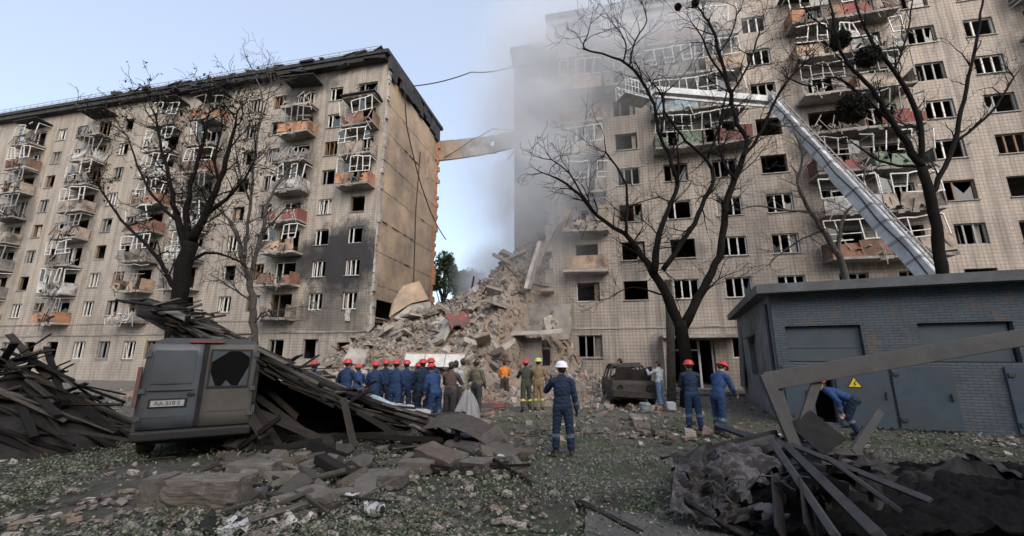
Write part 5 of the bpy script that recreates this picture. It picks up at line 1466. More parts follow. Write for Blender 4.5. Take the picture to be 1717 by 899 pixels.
MB().span((-W2 * .78, -.05, 1.46), (-.18, -.046, 2.04)).build('blanked_window', 'van_paint', dl)
MB().span((.13, -.038, 1.36), (W2 * .80, -.031, 2.06)).build('window_shade_panel', 'unlit_black', dr)  # black sheet paints the unlit inside behind the broken window
for (pa, pb, pc) in (((.13, 1.36), (.13, 1.62), (.24, 1.36)), ((W2 * .8, 1.36), (W2 * .8, 1.75), (W2 * .64, 1.36)), ((.13, 2.06), (.42, 2.06), (.13, 1.84)), ((W2 * .8, 2.06), (W2 * .62, 2.06), (W2 * .8, 1.93)), ((.34, 1.36), (.52, 1.36), (.41, 1.47))):
    q = [Vector((x, -.042, z)) for x, z in (pa, pb, pc)]; MB().add(q + [p + Vector((0, .003, 0)) for p in q], [(0, 1, 2), (5, 4, 3), (0, 3, 4, 1), (1, 4, 5, 2), (2, 5, 3, 0)]).build('glass_shard', 'glass', dr)
for (x0, x1, z0, z1) in ((.09, .13, 1.32, 2.1), (W2 * .80, W2 * .84, 1.32, 2.1), (.13, W2 * .8, 1.32, 1.36), (.13, W2 * .8, 2.06, 2.1)): MB().span((x0, -.045, z0), (x1, -.031, z1)).build('window_rubber', 'boot', dr)
MB().span((-W2 * .85, -.06, 1.30), (-.1, -.031, 1.33)).build('crease', 'van_paint', dl)
MB().span((-.028, -.02, .6), (.048, .03, 2.2)).build('door_gap_shade', 'char', van)  # dark strip colours in the shade between the doors
bevelled(MB().span((-.78, -.055, .98), (-.18, -.031, 1.15)).build('plate_recess', 'boot', dl), .006)
plain('plate_white', (.30, .31, .31), .5, bumpv=0)
pl = MB().span((-.74, -.064, 1.0), (-.22, -.056, 1.115)).build('licence_plate', 'plate_white', van)
def text(body, size, loc, rot, mat, parent, name='lettering'):
    c = bpy.data.curves.new(name, 'FONT'); c.body = body; c.size = size; c.align_x = 'CENTER'; c.align_y = 'CENTER'; c.extrude = .0012; c.materials.append(MATS[mat])
    t = link(name, c); dg = bpy.context.evaluated_depsgraph_get(); me = bpy.data.meshes.new_from_object(t.evaluated_get(dg)); bpy.data.objects.remove(t)
    o = link(name, me, parent); o.location = loc; o.rotation_euler = rot; return o
text('AA 318 E', .105, (-.48, -.0665, 1.056), (R(90), 0, 0), 'sign_black', pl)
for (dd, xx) in ((dl, -W2 * .92), (dr, W2 * .92)):
    for zz in (.75, 1.25, 1.95): MB().span((xx - .05, -.055, zz), (xx + .05, -.032, zz + .09)).build('hinge', 'van_paint', dd)
MB().span((-.20, -.062, 1.19), (-.07, -.032, 1.24)).build('handle', 'boot', dl); MB().span((-.3, -.05, 2.23), (.3, .05, 2.27)).build('brake_light', 'parapet_red', van)
MB().span((.1, -.04, .86), (W2 * .86, -.031, .885)).build('crease', 'van_paint_dusty', dr); MB().span((-W2 * .86, -.04, .80), (-.1, -.031, .825)).build('crease', 'van_paint', dl)
for sx in (-.62, .62): MB().span((sx - .02, .1, HV + .002), (sx + .02, 3.2, HV + .05)).build('roof_rail', 'boot', van)
bevelled(MB().span((-W2 * .98, -.14, .38), (W2 * .98, .08, .56)).build('bumper', 'boot', van), .04, 3)
for sx in (-1, 1):
    MB().span((sx * W2 * .99 - .05, -.03, 1.0), (sx * W2 * .99 + .01, .05, 1.75)).build('tail_light', 'parapet_red' if sx < 0 else 'char', van)
    for yy in (.85, 4.0):
        w = MB().lathe([(.14, -.1), (.3, -.11), (.34, -.07), (.34, .07), (.3, .11), (.14, .1)], 20, (sx * (W2 - .13), yy, .33), 0, Matrix.Rotation(R(90), 3, 'Y')).build('wheel', 'boot', van)
        MB().lathe([(.02, -.112), (.2, -.108), (.2, .108), (.02, .112)], 14, (sx * (W2 - .13), yy, .33), 0, Matrix.Rotation(R(90), 3, 'Y')).build('rim', 'frame_grey', w)
MB().span((-W2 * .9, .1, .3), (W2 * .9, 4.9, .54)).build('underbody', 'char', van)

# ------------------------------------------------------------------ collapsed timber shed, from the van roof down to the grass
rs = random.Random(77)
FRONT = [at(232, 520, 9.4), at(275, 542, 9.3), at(330, 560, 9.2), at(430, 606, 9.35), at(560, 668, 9.6), at(690, 716, 10.0), at(775, 744, 10.2)]
BACK = [at(232, 500, 11.4), at(275, 522, 11.5), at(330, 534, 11.6), at(430, 598, 11.8), at(545, 654, 12.0), at(660, 698, 12.0), at(770, 712, 11.9)]
for q in FRONT + BACK: q.z = max(q.z, .1)
def poly(P, u):
    k = u * (len(P) - 1); i = min(int(k), len(P) - 2); return P[i].lerp(P[i + 1], k - i)
shedc = Vector((-5.0, 10.5, 0))
shed = empty('collapsed_shed', shedc, 0, 'collapsed timber shed, its board roof sloping from the van down to the grass', 'shed')
def roofp(u, v): return poly(FRONT, u).lerp(poly(BACK, u), v)
def rough(u, v):
    p = roofp(u, v); n = noise.noise((p.x * 1.3, p.y * 1.3, 2)); return p + Vector((0, 0, .10 * n)) - shedc
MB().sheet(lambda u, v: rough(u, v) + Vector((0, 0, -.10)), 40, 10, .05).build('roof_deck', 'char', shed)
def put_plank(a, b_, w, h, mat, name='plank', up=(0, 0, 1)):
    mb = MB().beam(Vector((0, 0, 0)), Vector((1, 0, 0)) * (b_ - a).length, w, h)
    # splintered ends
    for i, q in enumerate(mb.v): mb.v[i] = q + Vector((rs.uniform(-.06, .06), rs.uniform(-.006, .006), rs.uniform(-.004, .004)))
    o = mb.build(name, mat, shed); o.location = a - shedc
    x = (b_ - a).normalized(); u = Vector(up); y = u.cross(x).normalized(); z = x.cross(y)
    o.rotation_euler = Matrix((x, y, z)).transposed().to_euler()
    return o
# boards running down the slope, in loose overlapping courses
for i in range(150):
    u0 = rs.uniform(.02, .93); v0 = rs.uniform(-.04, .95); du = rs.uniform(.08, .22); dv = rs.gauss(0, .12)
    a = roofp(u0, v0); b_ = roofp(min(1.0, u0 + du), min(1, max(-.1, v0 + dv)))
    lift = rs.uniform(.0, .22) ; a = a + Vector((0, 0, lift + rs.uniform(0, .1))); b_ = b_ + Vector((0, 0, lift + rs.uniform(-.03, .1)))
    put_plank(a, b_, rs.uniform(.08, .2), rs.uniform(.02, .045), 'timber' if rs.random() < .62 else 'charred_timber', up=(rs.gauss(0, .18), rs.gauss(-.15, .18), 1))
# short cross pieces, broken rafters, torn ends
for i in range(85):
    u0 = rs.uniform(.05, .98); v0 = rs.uniform(-.1, .9); a = roofp(u0, v0) + Vector((0, 0, rs.uniform(.06, .25)))
    d = Vector((rs.gauss(.4, .6), rs.gauss(0, .7), rs.gauss(.05, .22))).normalized() * rs.uniform(.3, 1.0)
    put_plank(a, a + d, rs.uniform(.05, .16), rs.uniform(.02, .05), 'timber' if rs.random() < .7 else 'charred_timber', up=(rs.gauss(0, .3), rs.gauss(0, .3), 1))
# eaves: stacked board ends hanging over the dark hollow
for i in range(70):
    u0 = rs.uniform(.16, .93); a = roofp(u0, 0) + Vector((0, rs.uniform(-.12, .1), rs.uniform(-.18, .08)))
    b_ = roofp(min(1, u0 + rs.uniform(.05, .16)), 0) + Vector((0, rs.uniform(-.1, .15), rs.uniform(-.2, .06)))
    put_plank(a, b_, rs.uniform(.06, .16), rs.uniform(.018, .04), 'timber' if rs.random() < .5 else 'charred_timber', up=(0, rs.gauss(-.2, .3), 1))
# fallen rafters and posts in the hollow
P_ = [((330, 565), (445, 735), 9.4, .16), ((352, 570), (470, 760), 9.6, .12), ((380, 590), (500, 700), 10.2, .12), ((395, 640), (505, 720), 9.9, .14), ((300, 560), (395, 730), 9.8, .14),
      ((576, 668), (594, 752), 9.1, .13), ((560, 730), (740, 738), 9.3, .10), ((470, 735), (690, 728), 10.1, .12), ((540, 710), (720, 700), 10.6, .1), ((520, 745), (575, 790), 8.6, .2), ((440, 770), (540, 740), 8.9, .12),
      ((430, 690), (560, 745), 9.5, .15), ((400, 760), (470, 700), 9.2, .1), ((600, 690), (690, 745), 9.6, .1)]
for (a, b_, Y, w) in P_:
    A_ = at(*a, Y); B_ = at(*b_, Y - .35)
    A_.z = max(A_.z, .06); B_.z = max(B_.z, .06)
    put_plank(A_, B_, w, w * .6, 'charred_timber', 'rafter', up=(rs.gauss(0, .2), -1, .3))
# charred sheet added behind the hollow to keep it dark
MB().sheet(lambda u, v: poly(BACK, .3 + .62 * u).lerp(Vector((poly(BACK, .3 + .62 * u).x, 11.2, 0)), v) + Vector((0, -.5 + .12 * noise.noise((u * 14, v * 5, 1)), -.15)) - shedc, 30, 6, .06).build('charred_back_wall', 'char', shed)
# fan of slates, corrugated sheet at the low end, bent strip
sl = at(692, 716, 9.9)
for i in range(14):
    o = MB().box((.28, 0, 0), (.55, .10, .012), None, 0, .006).build('slate', 'timber', shed); o.location = sl - shedc + Vector((rs.uniform(-.05, .05), -.02 * i, .02 * (i % 5)))
    o.rotation_euler = (rs.uniform(-.3, .3), R(18) + rs.uniform(-.1, .1), R(-95 + i * 9))
cor = at(775, 728, 9.6); cor.z = .42
o = tag(MB().sheet(lambda u, v: Vector(((u - .5) * 1.6, (v - .5) * .9, .022 * math.sin(v * 40) + .18 * math.sin(u * 3.4) - .15 * u)), 14, 40, .008).build('metal_sheet', 'ground_block'), 'bent corrugated sheet propped at the low end of the collapsed shed', 'metal sheet')
o.location = cor; o.rotation_euler = (R(10), R(4), R(-12))
o = MB().beam((0, 0, 0), (.1, .02, .5), .1, .08).build('short_post', 'timber'); o.location = (cor.x - .15, cor.y - .2, -.03); tag(o, 'short upright post under the bent corrugated sheet', 'post')
st = MB().sheet(lambda u, v: Vector((u * 1.25, (v - .5) * .2, .34 * (1 - u) ** 1.3 + .03 * math.sin(u * 9))), 16, 3, .01).build('metal_strip', 'parapet_blue'); st.location = at(622, 676, 11.0) + Vector((0, 0, -.12)); st.rotation_euler = (R(25), 0, R(-18)); tag(st, 'pale blue bent metal strip lying on top of the shed boards', 'metal strip')
pp = at(812, 735, 9.3); o = MB().tube([(0, 0, 0), (.25, .05, .42)], [.24, .24], 14).build('concrete_pipe', 'ground_block'); o.location = (pp.x, pp.y, .05); o.rotation_euler = (R(8), R(25), 0); tag(o, 'short grey drum lying at the tip of the shed debris', 'drum')
for (px, py, Y, s, lab) in ((672, 694, 11.3, .55, 'pale stone block resting on the shed boards'), (704, 698, 11.6, .42, 'smaller pale stone block beside the blue strip'), (738, 716, 10.6, .42, 'light broken block at the low end of the boards')):
    o = link('stone_block', np_mesh('stone_block', *HULLS[3], 'concrete_pale')); o.location = at(px, py, Y); o.scale = (s * 1.3, s * .8, s * .7); o.rotation_euler = (.2, .1, px); tag(o, lab, 'stone')
# grey tarpaulin heap beside the man in brown
tp = at(783, 690, 11.6); tp.z = 0
def tarp(u, v):
    a = u * 2 * math.pi; r = .05 + .42 * v ** .8; h = 1.05 * (1 - v) ** .75
    k = 1 + .22 * math.sin(a * 5 + 3 * v) + .12 * math.sin(a * 9)
    return Vector((math.cos(a) * r * k * .8, math.sin(a) * r * k, h + .05 * math.sin(a * 7) * v))
mottled('tarpaulin', (.17, .17, .175), (.30, .30, .31), 2.5, .7, 0, .5)
o = MB().sheet(tarp, 40, 12, .01).build('tarpaulin', 'tarpaulin', None, True); o.location = tp; tag(o, 'grey tarpaulin heaped up at the feet of the man in brown', 'tarpaulin')
o = MB().sheet(lambda u, v: Vector((math.cos(u * 6.28) * (.06 + .5 * v) * (1 + .25 * math.sin(u * 31)), math.sin(u * 6.28) * (.06 + .34 * v), .5 * (1 - v) + .08 * math.sin(u * 20 + v * 9))), 30, 8, .01).build('blue_bundle', 'uniform_navy', None, True)
o.location = (tp.x - .35, tp.y - .75, 0); tag(o, 'dark blue crumpled bundle lying before the grey tarpaulin', 'bundle')

# second heap of burnt boards, left of the van
hp = empty('board_heap', (-11.2, 9.6, 0), 0, 'heap of burnt boards piled against the far side of the van', 'heap')
for i in range(130):
    a = rs.uniform(0, 6.28); rr = rs.random() ** .6; x, y = math.cos(a) * rr * 2.3, math.sin(a) * rr * 1.6; z = 1.9 * (1 - rr) ** .8 + rs.uniform(0, .12)
    L = rs.uniform(.6, 2.2); o = MB().box((0, 0, 0), (L, rs.uniform(.06, .15), rs.uniform(.02, .05)), None, 0, .012).build('board', 'charred_timber' if rs.random() < .75 else 'timber', hp)
    o.location = (x, y, z + .05); o.rotation_euler = (rs.gauss(0, .3), rs.gauss(.4 * (1 if x > 0 else -1), .16), rs.gauss(.1, .4))
MB().sheet(lambda u, v: Vector((math.cos(u * 6.2832) * v * 2.4, math.sin(u * 6.2832) * v * 1.7, 1.75 * (1 - v) ** .85 + .1 * noise.noise((u * 9, v * 5, 2)) * v - .05)), 36, 10, .02).build('ash_core', 'char', hp)

# ------------------------------------------------------------------ debris on the grass at the left
mottled('timber_pale', (.095, .087, .075), (.165, .15, .13), 4, .9, 0, .7, dirt=(.08, .072, .064))
mottled('path_stone', (.06, .058, .056), (.105, .10, .096), 3, .95, 0, .8, dirt=(.06, .055, .05))
def ground_piece(name, px, py, size, rz, mat, label, cat, group=None, tilt=(0, 0), mesh=None, lift=0.0):
    p = gp(px, py); m = mesh
    if m is None: o = link(name, rough_box(size, px * .37, min(size) * .10)); o.data.materials.append(MATS[mat])
    else: o = link(name, m); o.scale = size
    o.location = (p.x, p.y, size[2] / 2 - .02 + lift); o.rotation_euler = (tilt[0], tilt[1], rz)
    return tag(o, label, cat, group)
ground_piece('timber_block', 346, 852, (.95, .42, .40), .06, 'timber', 'heavy weathered timber block lying below the van', 'timber')
ground_piece('plank', 545, 838, (1.35, .2, .13), .32, 'timber_pale', 'long pale plank lying on the grass below the shed', 'plank')
ground_piece('timber_block', 262, 845, (.3, .3, .38), .2, 'timber_pale', 'pale square block standing beside the heavy timber block', 'timber')
ground_piece('concrete_block', 425, 800, (.75, .4, .26), .1, 'timber_pale', 'tan concrete block beside the van wheel', 'block')
ground_piece('concrete_block', 640, 812, (.75, .4, .2), -.1, 'ground_block', 'flat brown block before the dark hollow of the shed', 'block')
ground_piece('concrete_block', 736, 782, (.8, .5, .28), -.5, 'ground_block', 'mossy grey block beside the corrugated sheet', 'block', None, (.1, .22))
ground_piece('concrete_block', 700, 790, (.6, .35, .2), -.1, 'ground_block', 'grey block in front of the mossy one', 'block')
ground_piece('concrete_block', 872, 765, (.62, .3, .14), -.1, 'ground_block', 'flat grey stone on the grass near the lone rescuer', 'block')
ground_piece('timber_block', 465, 828, (.8, .12, .12), .5, 'charred_timber', 'dark square timber beside the pale plank', 'timber')
ground_piece('timber_block', 560, 800, (.9, .2, .14), -.5, 'charred_timber', 'charred beam end sloping out of the hollow', 'timber', None, (0, .22), None, .1)
plain('paper', (.36, .36, .365), .8, scale=6)
def rag(px, py, s, label, mat='paper', seed=0):
    p = gp(px, py)
    o = MB().sheet(lambda u, v: Vector(((u - .5) * s * 1.4, (v - .5) * s, .05 + .13 * s * noise.noise((u * 5 + seed, v * 5, seed)) + .05 * math.sin(u * 9 + v * 7))), 12, 10, .006).build('rag', mat, None, True)
    o.location = p; o.rotation_euler = (0, 0, seed); return tag(o, label, 'rag')
rag(607, 838, .28, 'crumpled white rag on the grass below the pale plank', 'paper', 1); rag(627, 856, .24, 'white paper scrap next to the crumpled rag', 'paper', 2)
rag(488, 880, .3, 'pinkish cardboard scrap lying in the leaves', 'curtain', 3); rag(836, 776, .3, 'white plastic sheet at the tip of the shed debris', 'paper', 4)
rag(398, 890, .3, 'pale crumpled plastic beside the fallen twigs', 'paper', 5); rag(350, 890, .45, 'dark crumpled cloth on the ground below the timber block', 'char', 6)
rag(592, 535 + 250, .2, 'torn grey paper by the charred beam', 'paper', 7)
for i in range(95):
    px = rs.uniform(380, 900); py = rs.uniform(752, 850) if px < 640 else rs.uniform(742, 800)
    p = gp(px, py); s = .10 + .26 * rs.random() ** 1.8
    o = link('debris_block', GBLOCK_MESH[i % 10]); o.scale = (s * 1.6, s, s * .6); o.location = (p.x, p.y, s * .2); o.rotation_euler = (rs.gauss(0, .25), rs.gauss(0, .25), rs.uniform(0, 6))
    tag(o, 'broken brick or stone strewn before the collapsed shed', 'stone', 'stones before the collapsed shed')
for i in range(60):
    px = rs.uniform(330, 860); py = rs.uniform(765, 885) if px < 640 else rs.uniform(750, 800); p = gp(px, py); L = .25 + .8 * rs.random() ** 1.6
    o = MB().box((0, 0, 0), (L, rs.uniform(.03, .11), rs.uniform(.015, .05)), None, 0, .008).build('plank', 'timber' if rs.random() < .7 else 'charred_timber'); o.location = (p.x, p.y, .05 + rs.uniform(0, .08)); o.rotation_euler = (rs.gauss(0, .2), rs.gauss(0, .14), rs.gauss(.2, .7))
    tag(o, 'splintered board scattered on the grass before the shed', 'plank', 'boards scattered before the shed')

# ------------------------------------------------------------------ burnt car by the facade
bc = gp(1066, 684); car = empty('burnt_car', bc, R(-6), 'burnt-out car wreck, rusty black, standing by the tiled facade', 'car')
mottled('burnt_metal', (.018, .017, .018), (.065, .06, .058), 4, .75, .3, .7, c3=(.05, .035, .028))
def car_shell():
    mb = MB(); sec = [(0, .42, .92, .0), (.06, .35, 1.0, .0), (.9, .3, 1.02, .0), (1.35, .3, 1.05, .48), (1.9, .3, 1.05, .62), (2.9, .3, 1.03, .60), (3.4, .3, 1.0, .42), (3.9, .35, .98, .02), (4.1, .45, .9, .0)]
    for (y, z0, z1, rf) in sec:
        w = .84
        for (x, z) in ((-w, z0), (-w * 1.02, (z0 + z1) / 2), (-w * .97, z1), (-w * .74, z1 + rf), (w * .74, z1 + rf + .002), (w * .97, z1), (w * 1.02, (z0 + z1) / 2), (w, z0)):
            mb.v.append(Vector((x + rs.gauss(0, .02), y, z + rs.gauss(0, .025))))
    n = 8
    for i in range(len(sec) - 1):
        for j in range(n):
            if j in (2, 4) and 2 <= i <= 6: continue        # glass gone
            if j == 3 and i in (2, 6): continue
            a = i * n + j; b_ = i * n + (j + 1) % n; mb.f.append((a, b_, b_ + n, a + n)); mb.m.append(0)
    mb.f.append(tuple(range(n))); mb.m.append(0); mb.f.append(tuple(reversed(range((len(sec) - 1) * n, len(sec) * n)))); mb.m.append(0)
    return mb
cs = car_shell().build('body', 'burnt_metal', car); so = cs.modifiers.new('thickness', 'SOLIDIFY'); so.thickness = .03
for sx in (-1, 1):
    for (y, z0) in ((1.1, 1.02), (2.2, 1.05), (3.2, 1.0)): MB().beam((sx * .81, y, z0), (sx * .62, y + (.35 if y < 2 else 0), z0 + .55), .06, .07).build('pillar', 'burnt_metal', car)
    for y in (.75, 3.3):
        w = MB().lathe([(.12, -.09), (.27, -.1), (.3, -.06), (.3, .06), (.27, .1), (.12, .09)], 18, (sx * .78, y, .28), 0, Matrix.Rotation(R(90), 3, 'Y')).build('wheel', 'char', car)
        MB().lathe([(.02, -.1), (.17, -.1), (.17, .1), (.02, .1)], 12, (sx * .78, y, .28), 0, Matrix.Rotation(R(90), 3, 'Y')).build('rim', 'burnt_metal', w)
    MB().lathe([(.11, 0), (.11, .05), (.06, .02)], 14, (sx * .55, -.03, .75), 0, Matrix.Rotation(R(90), 3, 'X')).build('headlight', 'char', car)
MB().sheet(lambda u, v: Vector(((u - .5) * 1.4, .2 - .3 * v, .95 + .55 * v + .06 * math.sin(u * 8))), 10, 5, .02).build('raised_bonnet', 'burnt_metal', car)
MB().box((0, -.06, .5), (1.6, .12, .22), Matrix.Rotation(.08, 3, 'Y'), 0, .03).build('bumper', 'burnt_metal', car)
for sx in (-.4, .4): MB().box((sx, 2.0, .75), (.5, .2, .7), Matrix.Rotation(-.2, 3, 'X')).build('seat_frame', 'char', car)

# ------------------------------------------------------------------ crushed metal and bent steel frame, near right
mottled('scorched_sheet', (.009, .009, .010), (.026, .025, .028), 3, .55, .35, .5, dirt=(.03, .024, .02))
mottled('grey_sheet', (.05, .047, .05), (.115, .11, .118), 3, .6, .2, .5, dirt=(.05, .045, .045))
mottled('beam_grey', (.038, .039, .039), (.062, .063, .062), 2.5, .7, .1, .4, dirt=(.06, .058, .055))
mottled('wreck_black', (.003, .003, .003), (.011, .0105, .011), 9, .95, 0, 1.0)  # near-black mottle for the floor inside the wreck
MATS['wreck_black'].node_tree.nodes['Principled BSDF'].inputs['Specular IOR Level'].default_value = .1
wc = gp(1330, 860); wreck = empty('crushed_container', wc, 0, 'crushed black sheet-metal container torn open, filled with crumpled metal', 'wreck')
def wl(p): return Vector(p) - wc
rim = [at(1262, 905, 4.75), at(1215, 880, 4.85), at(1165, 850, 5.0), at(1128, 815, 5.35), at(1135, 790, 5.8), at(1160, 770, 6.2), at(1195, 757, 6.6), at(1245, 748, 6.9), at(1310, 738, 7.2), at(1370, 740, 7.3)]
def smooth_path(P, u):
    k = u * (len(P) - 1); i = min(int(k), len(P) - 2); t = k - i
    p0, p1, p2, p3 = P[max(i - 1, 0)], P[i], P[i + 1], P[min(i + 2, len(P) - 1)]
    return .5 * ((2 * p1) + (p2 - p0) * t + (2 * p0 - 5 * p1 + 4 * p2 - p3) * t * t + (3 * p1 - p0 - 3 * p2 + p3) * t ** 3)
def rim_wall(u, v):
    p = poly(rim, u) + Vector((0, 0, .07 * noise.noise((u * 17, 2, 1)))); inn = (Vector((4.0, 5.6, 0)) - Vector((p.x, p.y, 0))).normalized()
    z = p.z * (1 - v) - .02; q = p + inn * (.30 * math.sin(v * 2.2) + .10 * noise.noise((u * 9, v * 4, 1)))
    return wl((q.x, q.y, max(-.03, z)))
MB().sheet(rim_wall, 36, 8, .02).build('outer_skin', 'scorched_sheet', wreck)
MB().tube([wl(poly(rim, u) + Vector((0, 0, .07 * noise.noise((u * 17, 2, 1))))) for u in np.linspace(0, 1, 37)], .028, 6).build('rim', 'char', wreck)
def crumple(c, sx, sy, rot, mat, seed, amp=.12, name='crumpled_sheet', fr=3.0):
    o = MB().sheet(lambda u, v: Vector(((u - .5) * sx, (v - .5) * sy, amp * (2.2 * abs(noise.noise((u * fr * .7 + seed, v * fr * .7, seed))) + 1.1 * abs(noise.noise((u * 1.7 * fr + v * 2, v * 1.7 * fr, seed + 4))) + .25 * noise.noise((u * 9, v * 9, seed))))), 30, 24, .006).build(name, mat, wreck)
    o.location = wl(c); o.rotation_euler = rot; return o
CR = [(1165, 800, 6.0, .6, .45, (.5, .2, .5), 'scorched_sheet'), (1178, 835, 5.6, .55, .5, (.8, .3, -.3), 'grey_sheet'), (1200, 812, 5.95, .5, .4, (.4, .3, .2), 'grey_sheet'), (1228, 800, 6.1, .55, .36, (.5, -.2, .1), 'grey_sheet'), (1262, 786, 6.5, .75, .3, (.35, .2, -.25), 'grey_sheet'), (1208, 850, 5.5, .35, .3, (.9, .2, .4), 'grey_sheet'),
      (1290, 780, 6.8, .6, .3, (.3, .3, -.4), 'grey_sheet'), (1250, 850, 5.6, .8, .6, (1.1, .1, .2), 'char'), (1300, 850, 5.8, .9, .7, (1.2, -.1, .1), 'char'), (1345, 870, 5.6, .4, .8, (1.3, .2, -.2), 'scorched_sheet'), (1330, 820, 6.3, .8, .5, (.4, .4, .3), 'char'), (1400, 850, 6.0, .9, .8, (.8, .3, .1), 'char'),
      (1445, 790, 6.9, .9, .3, (.3, .5, -.55), 'grey_sheet'), (1430, 770, 7.2, .7, .25, (.2, .2, -.5), 'grey_sheet'), (1480, 850, 6.0, 1.2, .9, (.7, .1, .3), 'char'), (1560, 830, 6.4, 1.4, 1.0, (.5, .2, .1), 'scorched_sheet'), (1640, 850, 6.2, 1.5, 1.2, (.6, -.2, .2), 'char'), (1275, 890, 5.0, .35, .4, (1.0, .4, .6), 'grey_sheet'), (1690, 800, 6.8, 1.4, .9, (.4, .3, .5), 'scorched_sheet')]
for i, (px, py, Y, sx, sy, rot, mt) in enumerate(CR): crumple(at(px, py, Y - (.4 if i < 7 else 0)), sx * (1.25 if i < 7 else 1), sy * (1.3 if i < 7 else 1), rot, mt, 10 + i * 3, .10 + .05 * (i % 3))
MB().sheet(lambda u, v: wl((2.6 + 5.6 * u, 4.6 + 2.6 * v, +.13 + .18 * abs(noise.noise((u * 11, v * 8, 3))) + .12 * abs(noise.noise((u * 23, v * 17, 6))) + .06 * u)), 70, 44, .03).build('buckled_floor', 'wreck_black', wreck)
SCRAP_MESH = [np_mesh('metal_scrap', V, F, 'scorched_sheet') for V, F in HULLS[:4]]
for i in range(55):
    p = at(rs.uniform(1290, 1460), rs.uniform(770, 880), rs.uniform(5.0, 6.6)); s = rs.uniform(.05, .17); p.z = rs.uniform(.1, .42)
    o = link('metal_scrap', SCRAP_MESH[i % 4], wreck); o.location = wl(p); o.scale = (s * 2, s, s * .12); o.rotation_euler = (rs.uniform(0, 6), rs.uniform(0, 6), rs.uniform(0, 6))
for i in range(10):                                        # loose wires and bars sticking out of the heap
    p = at(rs.uniform(1200, 1460), rs.uniform(790, 870), rs.uniform(5.0, 5.8)); p.z = rs.uniform(.25, .45); d = Vector((rs.uniform(-.35, .35), rs.uniform(-.3, .3), rs.uniform(.0, .3)))
    MB().tube([wl(p), wl(p + d * .5 + Vector((0, 0, .08))), wl(p + d)], [.012, .011, .009], 6).build('bent_rod', 'steel_dark', wreck)
# bent steel frame
fc = gp(1335, 800); frame = empty('steel_frame', fc, 0, 'bent grey steel frame of wide flat beams standing over the crushed container', 'steel frame')
def fb(a, Ya, b_, Yb, w, h, name='beam', mat='beam_grey', up=(0, -1, .2)):
    A_, B_ = at(*a, Ya), at(*b_, Yb); o = MB().beam(A_ - fc, B_ - fc, w, h, 0, up, .008).build(name, mat, frame); return bevelled(o, .008)
fb((1283, 640), 7.35, (1770, 556), 7.5, .30, .06)
fb((1283, 628), 7.3, (1335, 752), 7.0, .20, .07)
fb((1300, 640), 7.42, (1336, 752), 7.14, .16, .05, mat='steel_dark')
fb((1372, 632), 7.45, (1332, 752), 7.05, .16, .06)
fb((1322, 752), 6.8, (1480, 905), 3.95, .17, .10, mat='steel_dark')
fb((1392, 772), 6.1, (1500, 850), 4.7, .14, .05, mat='beam_grey')
fb((1300, 800), 5.6, (1310, 900), 4.3, .16, .02, 'plate', 'scorched_sheet')
fb((1350, 815), 5.2, (1362, 900), 4.2, .22, .02, 'plate', 'scorched_sheet')
fb((1345, 757), 6.95, (1445, 758), 6.9, .10, .06)
fb((1430, 760), 6.9, (1475, 690), 7.3, .13, .07)
fb((1288, 735), 7.3, (1335, 760), 6.9, .14, .10, mat='steel_dark')
fb((1340, 700), 7.2, (1400, 750), 6.8, .5, .03, 'plate', 'char')
fb((1775, 560), 7.5, (1800, 790), 7.0, .16, .07)
fb((1250, 730), 8.0, (1310, 752), 7.2, .12, .10, mat='steel_dark')
fb((1200, 712), 8.6, (1300, 748), 7.3, .10, .08, mat='steel_dark')
fb((1180, 768), 6.5, (1300, 735), 7.2, .12, .06, mat='steel_dark')
fb((1325, 745), 7.0, (1560, 840), 4.9, .07, .05, mat='steel_dark')
fb((1296, 742), 6.9, (1405, 905), 3.95, .12, .08, mat='steel_dark')
fb((1148, 786), 6.2, (1192, 752), 6.9, .20, .14, mat='char')
fb((1187, 756), 6.9, (1300, 728), 7.3, .14, .12, mat='char')
fb((1190, 792), 6.3, (1318, 752), 6.9, .05, .05, mat='char')

# ------------------------------------------------------------------ ground cover: leaves blown off the trees, grit, stones, twigs, kerb, path
nr = np.random.RandomState(5)
def field(n, lo=4.2, hi=27.0):
    Y = lo * (hi / lo) ** nr.uniform(0, 1, n); X = (nr.uniform(-60, 1760, n) - 858) / 690 * Y
    return X, Y
def in_town(x, y):
    q = wb((x, y, 0)); return q.y > -.2
X, Y = field(210000)
pat = np.array([noise.noise((x * .42, y * .42, 0)) + .6 * noise.noise((x * 1.3, y * 1.3, 4)) for x, y in zip(X, Y)])
keep = (pat > nr.uniform(-.35, .75, len(pat))) & np.array([not in_town(x, y) for x, y in zip(X, Y)])
X, Y = X[keep], Y[keep]
Z = nr.uniform(.0, .07, len(X)) + .03
sz = .028 + .0022 * Y
P_ = np.stack([X, Y, Z], 1)
n = len(P_)
lf = scatter_leaves(P_, .026, 'fallen_leaves', 'leaf_litter', nr, .75)
tag(link('fallen_leaves', lf), 'green leaves torn off the trees and strewn over the ground', 'leaves', kind='stuff')
X, Y = field(14000); it = []
for x, y in zip(X, Y):
    if in_town(x, y): continue
    s = .02 + .09 * rs.random() ** 3.5
    if noise.noise((x * .3, y * .3, 8)) < rs.uniform(-.5, .3): continue
    it.append(((x, y, s * .1), (s * 1.4, s, s * .6), (rs.gauss(0, .3), rs.gauss(0, .3), rs.uniform(0, 6))))
tag(link('grit', scatter_blocks(it, 'grit', 'ground_bits')), 'grit and small stones scattered over the yard', 'grit', kind='stuff')
tw = MB()
